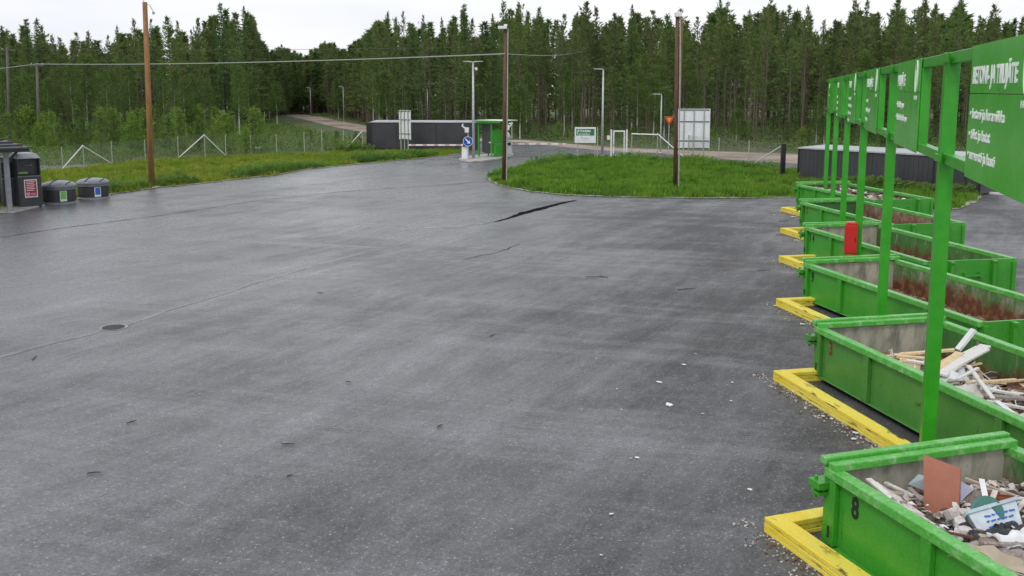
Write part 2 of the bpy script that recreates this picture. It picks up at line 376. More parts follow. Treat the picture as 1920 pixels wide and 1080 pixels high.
def text(body, size, m, parent, loc, name='lettering', sx=1.0, off=0.0, depth=.003, align='LEFT', rot=None):
    key = (body, size, off)
    cu = bpy.data.curves.new('t', 'FONT'); cu.body = body; cu.size = size; cu.offset = off; cu.extrude = depth; cu.align_x = align
    cu.resolution_u = 3
    to = bpy.data.objects.new('t', cu); sc.collection.objects.link(to)
    dg = bpy.context.evaluated_depsgraph_get(); dg.update()
    me = bpy.data.meshes.new_from_object(to.evaluated_get(dg)); bpy.data.objects.remove(to)
    me.materials.clear(); me.materials.append(m); me.name = name
    o = bpy.data.objects.new(name, me); sc.collection.objects.link(o)
    o.parent = parent; o.location = loc; o.rotation_euler = rot or (R(90), 0, 0); o.scale = (sx, 1, 1)
    return o
def rx(a): return Matrix.Rotation(a, 4, 'X')

# ------------------------------------------------------------------ setting
def sheet(name, pts, z, m):
    b = MB(); b.add([(p[0], p[1], z) for p in pts], [tuple(range(len(pts)))])
    o = b.build(name, m); o.data.polygons[0].normal  # one flat face
    if o.data.polygons[0].normal.z < 0: o.data.flip_normals()
    return tag(o, kind='structure')
def Gs(l): return [tuple(G(x, y)[:2]) for x, y in l]
sheet('ground', [(-700, -60), (700, -60), (700, 900), (-700, 900)], 0, M['floor'])
sheet('asphalt_yard', [(-70, -20), (75, -20), (75, 60)] + Gs([(1330, 292), (1240, 287), (1160, 284), (1070, 276), (985, 267), (900, 266)]) +
      [(-4.5, 84), (-9, 74), (-70, 52)], .012, M['asphalt'])
gravel_near = Gs([(930, 262), (985, 263), (1150, 277), (1300, 283), (1495, 289), (1700, 297), (1700, 312), (1495, 307), (1400, 302), (1330, 297), (1240, 288), (1160, 285), (1070, 277), (985, 268), (930, 267)])
sheet('gravel_road', gravel_near, .02, M['gravel'])
sheet('gravel_track', Gs([(470, 214), (520, 214.5), (570, 215.5), (600, 219), (640, 228), (700, 238), (930, 262), (930, 267), (700, 251), (640, 241), (600, 232), (565, 223), (545, 219), (470, 217)]), .02, M['gravel'])
lawn_front = Gs([(930, 326), (918, 333), (922, 341), (940, 348), (965, 354), (1000, 360), (1060, 366), (1150, 369.5), (1300, 372), (1495, 371)]) + \
             [(15.6, 44.6), (17.6, 41.2), (18.4, 40.6)] + Gs([(1790, 392), (1822, 380), (1836, 366)])
lawn_back = Gs([(1838, 355), (1700, 330), (1497, 322), (1466, 318), (1403, 312), (1347, 306), (1235, 299), (1180, 297), (1120, 296), (1080, 298), (1040, 303), (985, 312)])
lawn_poly = lawn_front + lawn_back
sheet('lawn', lawn_poly, .03, M['lawn'])
verge_front = Gs([(-260, 455), (-60, 408), (20, 392), (150, 374), (210, 364), (285, 353.5), (380, 344), (450, 336), (520, 328), (575, 318), (640, 311), (700, 305), (790, 297), (850, 290), (874, 285)])
verge_back = Gs([(880, 282), (690, 284), (660, 285), (604, 287), (519, 291), (424, 294), (335, 298), (211, 309), (118, 318), (20, 330), (-260, 370)])
verge_poly = verge_front + verge_back
sheet('grass_verge', verge_poly, .03, M['verge'])
def strip(name, pts, w0, z, m, kind='structure', jit=0):
    b = MB(); L = []; Rr = []
    for i, p in enumerate(pts):
        a = Vector(pts[max(i - 1, 0)][:2]); c = Vector(pts[min(i + 1, len(pts) - 1)][:2]); d = (c - a).normalized(); n = Vector((-d.y, d.x))
        wi = (w0[i] if isinstance(w0, list) else w0) * (1 + random.uniform(-jit, jit)); q = Vector(p[:2])
        L.append((*(q + n * wi / 2), z)); Rr.append((*(q - n * wi / 2), z))
    k = len(pts); b.add(L + Rr, [(i, k + i, k + i + 1, i + 1) for i in range(k - 1)])
    return tag(b.build(name, m), kind=kind)
def dens(pts, n=6, wob=0):
    o = []
    for i in range(len(pts) - 1):
        for k in range(n):
            t = k / n; x = pts[i][0] * (1 - t) + pts[i + 1][0] * t; y = pts[i][1] * (1 - t) + pts[i + 1][1] * t
            o.append((x + random.uniform(-wob, wob), y + random.uniform(-wob, wob)))
    o.append(tuple(pts[-1][:2])); return o
strip('lawn_edge', dens(lawn_front[1:10], 8, .03), .32, .036, M['edge_gravel'], jit=.4)
strip('lawn_edge', dens(lawn_front[10:], 8, .03), .3, .036, M['edge_gravel'], jit=.4)
strip('verge_edge', dens(verge_front[2:], 8, .03), .35, .036, M['edge_gravel'], jit=.4)
# seam, crack
seam = [(-60, 690), (0, 671), (100, 645), (170, 628), (196, 618)]
strip('asphalt_joint', dens(Gs(seam), 5, .01), .07, .017, M['asphalt_seam'], jit=.3)
seam2 = [(236, 612), (310, 585), (400, 558), (470, 535), (560, 508), (660, 480), (740, 461), (812, 441)]
strip('asphalt_joint', dens(Gs(seam2), 5, .01), .07, .017, M['asphalt_seam'], jit=.3)
strip('asphalt_joint', dens(Gs([(745, 433), (800, 428), (860, 426), (905, 420)]), 4, .06), .22, .017, M['asphalt_seam'], jit=.7)
cp = [(905, 421), (930, 416), (950, 411), (968, 405), (985, 399), (1010, 393), (1035, 386), (1060, 380), (1082, 376)]
strip('asphalt_crack', dens(Gs(cp), 4, .02), [.03] * 4 + [.16] * 4 + [.24] * 4 + [.36] * 4 + [.5] * 4 + [.46] * 4 + [.34] * 4 + [.26] * 4 + [.02], .017, M['asphalt_crack'], jit=.3)
strip('asphalt_crack', dens(Gs([(0, 446), (120, 428), (300, 405), (480, 377), (640, 360), (860, 345), (915, 340)]), 8, .04), .045, .017, M['asphalt_crack'], jit=.6)
strip('asphalt_crack', dens(Gs([(870, 487), (935, 474), (975, 458)]), 8, .04), .03, .017, M['asphalt_crack'], jit=.6)

# manhole
p = G(213, 615)
mh = thing('manhole_cover', 'round cast iron manhole grate set in the asphalt on the pale joint line', 'manhole cover', (p.x, p.y, .012))
b = MB(); b.lathe([(.30, 0), (.30, .006), (.245, .009), (.245, .002)], 40); b.build('ring', M['asphalt_seam'], mh)
b = MB(); b.lathe([(.235, .004), (.235, .012), (.215, .014), (.215, .008)], 36)
for i in range(-4, 5):
    h = math.sqrt(max(.21 ** 2 - (i * .046) ** 2, 0)); b.box(i * .046 - .009, i * .046 + .009, -h, h, .008, .016)
    b.box(-h, h, i * .046 - .009, i * .046 + .009, .008, .015)
b.build('grate', M['iron'], mh)

# ------------------------------------------------------------------ sign gantry
RD = Vector((.281, 1, 0)).normalized()          # direction of the row, away from the camera
def post_xy(k): d = 12.1 + 6.05 * (k - 1); return Vector((5.52 + .281 * (d - 12.1), d, 0))
P6 = post_xy(6)
SP = 6.05 * math.sqrt(1 + .281 ** 2)
ang = math.atan2(-RD.y, -RD.x)
sf = thing('sign_gantry', 'long green steel frame on tall posts carrying waste signs above the row of skips', 'sign frame', (P6.x, P6.y, 0), ang)
ZB, ZT = 4.28, 5.66
for k in range(7):                              # k=0 is the farthest post
    b = MB(); x = k * SP
    b.box(x - .1, x + .1, -.08, .09, .0, ZT)
    b.box(x - .17, x + .17, -.16, .17, .0, .03)
    b.build('post', M['frame_green'], sf, bevel=.008)
b = MB()
for k in range(6): b.box(k * SP + .101, (k + 1) * SP - .101, -.04, .05, ZT - .14, ZT - .003)
b.build('top_beam', M['frame_green'], sf, bevel=.005)
b = MB()
for k in range(6): b.box(k * SP + .101, (k + 1) * SP - .101, -.05, .07, ZB, ZB + .13)
b.build('bottom_beam', M['frame_green'], sf, bevel=.005)
for k in range(7):
    b = MB(); b.box(k * SP - .14, k * SP + .30, -.115, -.092, ZB + .02, ZB + .11); b.build('bracket', M['frame_green'], sf)
    b = MB(); b.box(k * SP - .06, k * SP + .34, -.115, -.092, ZT - .13, ZT - .05); b.build('bracket', M['frame_green'], sf)
signs = [('LASI', [], 0), ('MUOVI', ['• pullot', '• kanisterit', '• kalvot', '• astiat'], 0),
         ('METALLI', ['• rauta   • pelti', '• alumiini   • kupari', '• putket   • ovet', '• pyörät'], 1),
         ('ENERGIAJÄTE', ['• muovi', '• pahvi ja paperi', '• styrox'], 1),
         ('PUUJÄTE', ['• käsitelty puu', '• käsittelemätön puu'], 1),
         ('BETONI- JA TIILIJÄTE', ['• betoni ja keramiikka', '• tiilet ja laatat', '• sementti ja laasti'], 1)]
PW = 2.85
for k, (head, lines, logo) in enumerate(signs):
    x0 = k * SP + (1.1, 1.1, 1.1, 1.1, 1.2, 1.78)[k]; x1 = x0 + PW
    b = MB(); zt, zb = ZT + .005, ZB - .02; zs = zt - (zt - zb) * .36
    b.box(x0, x1, -.075, -.055, zb, zs - .005); b.box(x0, x1, -.075, -.055, zs + .005, zt)
    for ix in (x0 + .06, (x0 + x1) / 2, x1 - .06):
        for iz in (zb + .06, zs - .05, zs + .05, zt - .06):
            b.box(ix - .008, ix + .008, -.078, -.075, iz - .008, iz + .008)
    pn = b.build('sign_panel', M['panel_green'], sf)
    tag(pn, 'green sign panel headed ' + head.lower() if k > 3 else None)
    b = MB(); b.box(x1 - .13, x1 + .07, -.05, .075, ZB + .131, ZT - .141)
    b.build('stud', M['frame_green'], sf)
    sxh = .9 if len(head) > 15 else 1.0
    text(head, .245 if k == 5 else .26, M['text_white'], pn, (x0 + .12, -.077, zt - .40), sx=sxh, off=.007)
    for i, l in enumerate(lines):
        text(l, .155, M['text_white'], pn, (x0 + .10, -.077, zs - .26 - i * .215), sx=1.22 if k == 5 else 1.15, off=.002)
    if logo:
        b = MB(); cx = x1 - .34; cz = zt - .30
        for j in range(12):                     # leaf outline over a row of drops
            a0 = math.pi * j / 12; a1 = math.pi * (j + 1) / 12
            for sgn in (-1, 1):
                b.bar((cx + sgn * .12 * math.sin(a0), -.078, cz - .24 * math.cos(a0) + .03), (cx + sgn * .12 * math.sin(a1), -.078, cz - .24 * math.cos(a1) + .03), .006, .022, up=(0, 1, 0))
        b.bar((cx, -.078, cz - .21), (cx, -.078, cz + .12), .006, .018, up=(0, 1, 0))
        for j in range(5): b.prism([(cx - .15 + j * .075 + .02 * math.cos(t), cz - .29 + .035 * math.sin(t)) for t in [i * math.pi / 4 for i in range(8)]], 0, .003, T=Matrix.Translation((0, -.077, 0)) @ rx(R(90)))
        b.build('emblem', M['text_white'], pn)
    if k == 0:
        text('• lasi', .15, M['text_white'], pn, (x0 + .1, -.077, zs - .25))

# ------------------------------------------------------------------ skips
SW, SL = 2.42, 6.25
def skip(num, corner, th, mats, inks, label, digits_at=.30, heap=None):
    s = thing('skip_container', label, 'skip', (corner[0], corner[1], 0), th, 'open green skips in the row')
    gm, im, dm = mats
    T = .05
    # floor, side walls, rear wall, door
    b = MB(); b.box(.05, SW - .05, -SL + .05, -.12, .10, .15); b.build('floor', M['in_green_rust'], s)
    for side in (0, 1):
        x0 = 0 if side == 0 else SW - T; xo = x0 if side == 0 else x0 + T; sg = -1 if side == 0 else 1
        b = MB(); zt = .90
        b.box(x0, x0 + T, -SL + .06, -.10, .08, zt)
        wall = b.build('side_wall', [gm, im], s)
        # the inner sheet
        b2 = MB(); xi = x0 + T if side == 0 else x0; e = .004
        if side == 0: b2.box(xi, xi + e, -SL + .06, -.12, .15, zt)
        else: b2.box(xi - e, xi, -SL + .06, -.12, .15, zt)
        b2.build('inner_sheet', im, wall)
        r = MB(); n = 4
        for i in range(1, n):
            y = -.1 - (SL - .16) * i / n
            if side == 0: r.box(-.075, -.001, y - .07, y + .07, .12, .885)
            else: r.box(SW + .001, SW + .075, y - .07, y + .07, .12, .885)
        if side == 0: r.box(-.075, -.001, -SL + .07, -.22, .10, .119)
        else: r.box(SW + .001, SW + .075, -SL + .07, -.22, .10, .119)
        for y in (-.16, -SL + .14):
            if side == 0: r.box(-.07, -.001, y - .05, y + .05, .121, .885)
            else: r.box(SW + .001, SW + .07, y - .05, y + .05, .121, .885)
        r.build('rib', gm, wall, bevel=.01)
        m_ = MB()
        if side == 0: m_.box(-.085, .065, -SL + .02, -.02, .89, 1.0)
        else: m_.box(SW - .065, SW + .085, -SL + .02, -.02, .89, 1.0)
        m_.build('rim', [M['rim_green']], s, bevel=.012)
    # far end: hinged door with a double beam
    b = MB(); b.box(.02, SW - .02, -.11, -.05, .10, .955)
    for x in (.0, SW - .12): b.box(x - .03, x + .15, -.10, .04, .08, 1.02)
    b.box(.0, SW, .0, .05, .10, .20)
    for i in range(1, 4): b.box(SW * i / 4 - .05, SW * i / 4 + .05, -.045, .03, .201, .95)
    d = b.build('door', gm, s, bevel=.008)
    b = MB(); b.box(.04, SW - .04, -.118, -.112, .16, .955); b.build('inner_sheet', dm, d)
    b = MB(); b.box(-.09, SW + .09, -.05, .055, 1.021, 1.11); b.build('door_beam', M['rim_green'], d, bevel=.012)
    b = MB(); b.box(-.07, SW + .07, -.19, -.07, .985, 1.075); b.build('frame_beam', M['rim_green'], s, bevel=.012)
    # hinge lugs
    for x, sg in ((-.06, -1), (SW + .06, 1)):
        b = MB(); b.box(x - .11, x + .11, -.06, .14, .74, .82); b.box(x - .09, x + .09, -.04, .12, .66, .70)
        b.box(x - .02, x + .02, -.02, .09, .70, .74)
        b.tube([(x + sg * .05, .08, .60), (x + sg * .05, .08, .86)], .022, 8)
        b.build('hinge', gm, s)
    b = MB(); b.tube([(-.10, -.16, .23), (-.10, -.16, .36)], .014, 6); b.build('latch_pin', M['charcoal_trim'], s)
    # near end with two recessed stiffeners
    b = MB(); b.box(.0, SW, -SL, -SL + .055, .08, 1.0)
    for x in (.62, SW - .62): b.box(x - .045, x + .045, -SL - .10, -SL - .001, .1, .93); b.box(x - .05, x + .05, -SL - .13, -SL - .001, .931, .985)
    b.box(.02, SW - .02, -SL - .06, -SL - .001, .08, .18)
    for x in (-.02, SW - .08): b.box(x, x + .10, -SL - .05, -SL + .10, .06, .93)
    rw = b.build('end_wall', gm, s, bevel=.006)
    b = MB(); b.box(.05, SW - .05, -SL + .056, -SL + .060, .16, .93); b.build('inner_sheet', im, rw)
    b = MB(); b.bar((SW / 2 - .2, -SL - .08, .62), (SW / 2 + .2, -SL - .08, .62), .05, .05); b.box(SW / 2 - .24, SW / 2 - .19, -SL - .1, -SL - .002, .55, .69); b.box(SW / 2 + .19, SW / 2 + .24, -SL - .1, -SL - .002, .55, .69)
    b.build('lifting_bar', gm, s)
    # skids and feet
    b = MB()
    for x in (.65, SW - .65): b.box(x - .07, x + .07, -SL + .1, -.1, .0, .099)
    b.build('skid', M['charcoal_trim'], s)
    # number
    x = 0
    for ch, ink in zip(num, inks):
        o = text(ch, .34, ink, s, (-.004, -digits_at - x, .58), name='number', sx=.72, off=.008, rot=(R(90), 0, R(-90)))
        x += .20
    return s
SK = {}
def corner_of(x, y): return G(x, y, 1.1)
c8 = G(1556, 856, 1.1); c3 = G(1534, 600, 1.1); c9 = G(1511, 484, 1.1); c14 = G(1511, 418, 1.1); c15 = G(1503, 373, 1.1); cL = G(1496, 341, 1.1)
gi = M['in_green_rust']
SK['8'] = skip('8', c8, R(17.5), (M['skip_green'], M['in_green_rust_hi'], M['in_door']), [M['ink']], 'green skip numbered 8 heaped with mixed rubble, nearest of the row', .42)
SK['3'] = skip('3', c3, R(12.5), (M['skip_green_old'], M['in_green_rust'], M['in_door']), [M['ink_red']], 'green skip with a dark red 3, full of planks and white boards', .40)
SK['9'] = skip('9', c9, R(12.8), (M['skip_green'], M['in_green_rust_hi'], M['in_door']), [M['ink']], 'empty green skip numbered 9 with very rusty inside walls', .30)
SK['14'] = skip('14', c14, R(10.6), (M['skip_green'], M['in_green_rust'], M['in_door']), [M['ink'], M['ink']], 'green skip numbered 14 behind the red cabinet', .26)
SK['15'] = skip('15', c15, R(10), (M['skip_green'], M['in_brown'], M['in_green_mid']), [M['ink'], M['ink_red']], 'green skip numbered 15 with brown stained inside', .22)
SK['1'] = skip('1', cL, R(11), (M['skip_green'], M['in_green_mid'], M['in_brown']), [M['ink']], 'farthest green skip marked 1, filled with brown scrap, beside the lawn', .45)

# yellow timber kerbs
kerbs = [('8', (1433, 969), R(20), 'yellow U-shaped timber kerb around skip 8, nearest the camera'), ('3', (1450, 694), R(12.2), 'yellow U-shaped timber kerb around skip 3'),
         ('9', (1455, 559), R(12), 'yellow U-shaped timber kerb around skip 9'), ('14', (1460, 479), R(11.6), 'yellow U-shaped timber kerb around skip 14'),
         ('15', (1463, 427), R(11.6), 'yellow U-shaped timber kerb around skip 15'), ('1', (1464, 388), R(11.6), 'yellow U-shaped timber kerb around the farthest skip')]
for n, (px, py), th, lab in kerbs:
    q = G(px, py, .2)
    kt = thing('timber_kerb', lab, 'kerb', (q.x, q.y, 0), th, 'yellow timber kerbs in front of the skips')
    W = 3.75; L = 5.1
    def beamstack(x0, x1, y0, y1):
        b = MB(); hs = (.012, .066, .070, .130, .134, .20)
        for i in range(3):
            j = random.uniform(-.004, .004)
            b.box(x0 + j, x1 + j, y0 + j, y1 + j, hs[2 * i], hs[2 * i + 1])
        return b
    beamstack(0, .24, -L, 0).build('side_beam', M['yellow'], kt, bevel=.008)
    beamstack(W - .24, W, -L, 0).build('side_beam', M['yellow'], kt, bevel=.008)
    beamstack(.243, W - .243, -.22, 0).build('end_beam', M['yellow'], kt, bevel=.008)

# red extinguisher cabinet on the third post
p3 = post_xy(3)
rc = thing('red_cabinet', 'narrow red metal cabinet fixed to a green post beside skip 14', 'cabinet', (p3.x - .23, p3.y - .12, 1.02), math.atan2(RD.x, -RD.y) * 0 + R(-15))
b = MB(); b.box(-.15, .15, -.13, .13, 0, .76); b.add([(-.15, -.13, .76), (.15, -.13, .76), (.15, .13, .76), (-.15, .13, .76), (-.11, -.13, .82), (.15, -.13, .82), (.15, .13, .82), (-.11, .13, .82)],
      [(4, 5, 6, 7), (0, 1, 5, 4), (1, 2, 6, 5), (2, 3, 7, 6), (3, 0, 4, 7)])
b.build('body', M['red'], rc, bevel=.01)
b = MB(); b.box(-.13, .13, -.142, -.131, .03, .73); b.build('door', M['red'], rc, bevel=.004)
b = MB(); b.box(.09, .11, -.156, -.142, .34, .44); b.build('handle', M['black'], rc)

# ------------------------------------------------------------------ rubbish inside the skips
def heap(name, label, parent_skip, m, zf, x0, x1, y0, y1, mats, nfrag, frag_z=.03, seed=1, fs=(.05, .22), laths=0):
    rnd = random.Random(seed); loc = parent_skip.location; th = parent_skip.rotation_euler[2]
    b = MB(); nx, ny = 40, 110
    def hz(x, y):
        return zf(x, y) + .16 * (noise.noise(Vector((x * 2.1, y * 2.1, seed))) ) + .07 * noise.noise(Vector((x * 7, y * 7, seed))) + .03 * noise.noise(Vector((x * 18, y * 18, seed)))
    for j in range(ny + 1):
        for i in range(nx + 1):
            x = x0 + (x1 - x0) * i / nx; y = y0 + (y1 - y0) * j / ny; b.v.append((x, y, hz(x, y)))
    for j in range(ny):
        for i in range(nx):
            a = j * (nx + 1) + i; b.f.append((a, a + 1, a + nx + 2, a + nx + 1)); b.m.append(0)
    for i in range(nfrag):
        x = rnd.uniform(x0 + .05, x1 - .05); y = rnd.uniform(y0 + .05, y1 - .05); s = rnd.uniform(*fs); t = s * rnd.uniform(.12, .5)
        th2 = rnd.uniform(0, math.pi)
        T = Matrix.Translation((x, y, hz(x, y) + rnd.uniform(0, frag_z))) @ Matrix.Rotation(th2, 4, 'Z') @ Matrix.Rotation(rnd.gauss(0, .45), 4, 'X') @ Matrix.Rotation(rnd.gauss(0, .35), 4, 'Y')
        k = rnd.randint(3, 5); pts = []
        for q in range(k + 1):
            a = 2 * math.pi * (q + rnd.uniform(-.3, .3)) / (k + 1); pts.append((s * .5 * math.cos(a) * rnd.uniform(.7, 1.2), t * math.sin(a) * rnd.uniform(.7, 1.2)))
        b.prism(pts, 0, rnd.uniform(.004, .03), 1 + rnd.randrange(len(mats)), T)
    for i in range(laths):
        x = rnd.uniform(x0 + .3, x1 - .3); y = rnd.uniform(y0 + .6, y1 - 1.0); L = rnd.uniform(.3, 1.1); a = rnd.gauss(.6, .9); z = hz(x, y) + rnd.uniform(.02, .2)
        d = Vector((math.cos(a), math.sin(a), rnd.gauss(0, .12))) * L / 2; c = Vector((x, y, z))
        lo, hi = c - d, c + d
        for q in (lo, hi): q.x = min(max(q.x, x0 + .03), x1 - .03)
        b.bar(lo, hi, rnd.uniform(.015, .06), rnd.uniform(.008, .025), 1 + rnd.randrange(len(mats)))
    o = b.build(name, [m] + mats)
    o.location = loc; o.rotation_euler = (0, 0, th)
    return tag(o, label, 'rubble', kind='stuff'), hz
r8, hz8 = heap('rubble_heap', 'heap of broken plaster, boards and dark rubble filling skip 8', SK['8'], M['rubbish_dark'],
     lambda x, y: .66 + .12 * (1 - abs(x - 1.2) / 1.2) * min(1, -y / 2) - .1 * max(0, 1 + y * 1.2), .07, SW - .07, -SL + .1, -.14,
     [M['plaster'], M['plaster'], M['wood_white'], M['wood_grey'], M['rubbish_dark'], M['wood_brown'], M['white'], M['beige'], M['plaster'], M['wood_brown']], 2300, .09, 3, (.04, .2), laths=110)
r3, hz3 = heap('wood_heap', 'loose wood waste lying under the planks in skip 3', SK['3'], M['rubbish_dark'],
     lambda x, y: .52 - .25 * max(0, 1 + y * .9) - .1 * abs(x - .5), .07, SW - .07, -SL + .1, -.14,
     [M['wood_brown'], M['wood_grey'], M['wood_white'], M['rubbish_dark'], M['wood_new'], M['wood_white']], 520, .12, 5, (.1, .5), laths=150)
r1, hz1 = heap('scrap_heap', 'brown scrap filling the farthest skip nearly to its rim', SK['1'], M['brown_heap'],
     lambda x, y: .74, .07, SW - .07, -SL + .1, -.14, [M['wood_brown'], M['wood_grey'], M['plaster'], M['rubbish_dark'], M['white']], 380, .05, 9, (.1, .4))
r15, hz15 = heap('soil_layer', 'thin brown layer of debris on the floor of skip 15', SK['15'], M['brown_heap'],
     lambda x, y: .34, .07, SW - .07, -SL + .1, -.14, [M['wood_brown'], M['wood_grey']], 120, .02, 12, (.1, .3))
heap('dirt_layer', 'rust coloured dirt on the floor of skip 9', SK['9'], M['brown_heap'], lambda x, y: .25, .07, SW - .07, -SL + .1, -.14, [M['wood_brown']], 60, .02, 14, (.1, .3))
heap('dirt_layer', 'brown dirt on the floor of skip 14', SK['14'], M['brown_heap'], lambda x, y: .25, .07, SW - .07, -SL + .1, -.14, [M['wood_brown']], 60, .02, 15, (.1, .3))

def solo(b, name, label, cat, m, bevel=0, group=None, smooth=False):
    """one-mesh thing: put its origin at the middle of its base"""
    xs = [v[0] for v in b.v]; ys = [v[1] for v in b.v]; zs = [v[2] for v in b.v]
    c = Vector(((min(xs) + max(xs)) / 2, (min(ys) + max(ys)) / 2, min(zs)))
    b.v = [tuple(Vector(v) - c) for v in b.v]
    o = b.build(name, m, bevel=bevel, smooth=smooth); o.location = c
    return tag(o, label, cat, group)
# planks in skip 3, each laid between two points seen in the photo
pl = [((1690, 664, .80), (1790, 656, .98), .11, .035, 'wood_new', 'pale yellow plank lying across the top of the pile in skip 3'),
      ((1685, 668, .78), (1742, 672, .86), .10, .03, 'wood_new', 'short pale plank end left of the green post in skip 3'),
      ((1700, 676, .80), (1745, 682, .84), .10, .03, 'wood_white', 'whitish board end left of the green post in skip 3'),
      ((1756, 700, .88), (1800, 662, 1.0), .14, .04, 'wood_new', 'wide pale yellow board slanting beside the green post in skip 3'),
      ((1765, 703, .9), (1848, 648, 1.06), .17, .03, 'wood_white', 'widest grey white board slanting up to the right in skip 3'),
      ((1760, 690, .90), (1835, 651, 1.04), .10, .03, 'wood_white', 'narrow white board just above the widest board in skip 3'),
      ((1772, 698, .92), (1852, 655, 1.06), .07, .03, 'wood_white', 'narrow white batten just below the widest board in skip 3'),
      ((1780, 694, .84), (1840, 681, .9), .05, .02, 'wood_new', 'short thin pale lath under the white boards in skip 3'),
      ((1796, 656, .98), (1826, 618, 1.30), .10, .05, 'white', 'white painted plank sticking up above the rim of skip 3'),
      ((1795, 711, .92), (1834, 690, .98), .05, .025, 'wood_white', 'white lath forming the left arm of the cross in skip 3'),
      ((1816, 686, .98), (1862, 748, .82), .06, .03, 'wood_white', 'long white lath leaning down right across the others in skip 3'),
      ((1812, 718, .86), (1905, 712, .86), .06, .03, 'wood_new', 'single pale lath lying level against the rusty wall of skip 3'),
      ((1820, 708, .84), (1862, 752, .80), .05, .03, 'wood_grey', 'weathered grey lath beside the long white one in skip 3'),
      ((1838, 728, .84), (1912, 740, .84), .07, .03, 'wood_white', 'white batten pointing right in the lower part of skip 3'),
      ((1846, 742, .82), (1930, 748, .82), .12, .03, 'wood_grey', 'wide weathered grey plank running out of frame in skip 3'),
      ((1850, 752, .84), (1935, 768, .82), .06, .03, 'wood_white', 'thin white lath lowest at the right in skip 3'),
      ((1868, 752, .86), (1925, 795, .84), .08, .02, 'white', 'crumpled white board end near the rim at the right of skip 3'),
      ((1760, 684, .84), (1788, 668, .9), .09, .03, 'wood_new', 'stubby yellow plank behind the wide board in skip 3')]
for a, c, w_, h_, mm, lab in pl:
    b = MB(); b.bar(G(*a), G(*c), w_, h_); solo(b, 'plank', lab, 'plank', M[mm], group='planks in skip 3')
# crumpled plastic sheet
def crumple(name, label, cat, m, c, sx, sy, amp, th, seed, tilt=0, thick=.012):
    b = MB(); n = 14
    for k in (0, 1):
        for j in range(n + 1):
            for i in range(n + 1):
                u = i / n - .5; v = j / n - .5
                e = 1 + .25 * noise.noise(Vector((u * 3, v * 3, seed * 3.1)))
                z = amp * .75 * noise.noise(Vector((u * 2.6, v * 2.6, seed))) + amp * .16 * noise.noise(Vector((u * 8, v * 8, seed)))
                b.v.append((u * sx * e, v * sy * e, z - k * thick))
    q = (n + 1) ** 2
    for j in range(n):
        for i in range(n):
            a = j * (n + 1) + i; b.f.append((a, a + 1, a + n + 2, a + n + 1)); b.m.append(0)
            b.f.append((q + a, q + a + n + 1, q + a + n + 2, q + a + 1)); b.m.append(0)
    for i in range(n):
        for a, c2 in ((i, i + 1), (q - n - 1 + i + 0, q - n + i)):
            b.f.append((a, a + q, c2 + q, c2)); b.m.append(0)
        for a, c2 in ((i * (n + 1), (i + 1) * (n + 1)), (i * (n + 1) + n, (i + 1) * (n + 1) + n)):
            b.f.append((a, a + q, c2 + q, c2)); b.m.append(0)
    o = b.build(name, m, smooth=True); o.location = c; o.rotation_euler = (tilt, 0, th); return tag(o, label, cat)
crumple('plastic_sheet', 'crumpled white plastic sheet among the planks near the rim of skip 3', 'plastic sheet', M['white'], G(1785, 704, .84), .75, .45, .22, .5, 2)
crumple('plastic_sheet', 'white crushed sheeting below the cross of laths in skip 3', 'plastic sheet', M['wood_white'], G(1812, 727, .80), .8, .4, .2, -.3, 4)
# big pieces in skip 8
def quad_board(name, label, cat, pts, m, t=.025):
    a, b_, c, d = [Vector(p) for p in pts]; n = (b_ - a).cross(d - a).normalized() * t
    b = MB(); b.add([a, b_, c, d, a + n, b_ + n, c + n, d + n], [(0, 1, 2, 3), (7, 6, 5, 4), (0, 4, 5, 1), (1, 5, 6, 2), (2, 6, 7, 3), (3, 7, 4, 0)])
    return solo(b, name, label, cat, m)
pa = G(1735, 946, .72); pb = G(1800, 964, .72)
D0 = pa.y; D1 = pb.y
ta = Vector((Xat(D0 + .22, 1733, Zat(D0 + .22, 853)), D0 + .22, Zat(D0 + .22, 853))); tb = Vector((Xat(D1 + .22, 1802, Zat(D1 + .22, 878)), D1 + .22, Zat(D1 + .22, 878)))
pa.z -= .1; pb.z -= .1
_n = (pb - pa).cross(tb - pa); _o = Vector((0, 0, CAM_H)); _d = ta - _o; ta = _o + _d * ((pa - _o).dot(_n) / _d.dot(_n))
quad_board('panel_board', 'terracotta coloured board standing upright in the rubble of skip 8', 'board', [pa, pb, tb, ta], M['terracotta'], .03)
def sheet_at(name, label, pxs, m, cat='sheet'):
    return quad_board(name, label, cat, [G(*p) for p in pxs], m, -.012)
sheet_at('sheet_scrap', 'pale blue sheet scrap left of the terracotta board in skip 8', [(1703, 908, .85), (1738, 922, .80), (1742, 895, .98), (1722, 890, .98)], M['pale_blue'])
sheet_at('sheet_scrap', 'lilac white sheet poking out right of the terracotta board in skip 8', [(1798, 945, .78), (1812, 930, .85), (1826, 918, .92), (1800, 900, 1.0)], M['lilac'])
sheet_at('sheet_scrap', 'grey sheet lying behind the tub in skip 8', [(1810, 945, .76), (1860, 950, .76), (1862, 932, .86), (1818, 915, .92)], M['wood_grey'])
sheet_at('sheet_scrap', 'rusty orange sheet against the rear wall of skip 8', [(1848, 940, .85), (1895, 955, .82), (1902, 930, .95), (1855, 925, .95)], M['rust_panel'])
sheet_at('sheet_scrap', 'second rusty orange scrap standing above the tub in skip 8', [(1876, 950, .84), (1903, 962, .84), (1905, 940, .95), (1890, 934, .98)], M['rust_panel'])
sheet_at('board_scrap', 'white board end at the right edge of skip 8', [(1902, 942, .9), (1940, 944, .9), (1940, 933, .95), (1902, 935, .95)], M['white'], 'board')
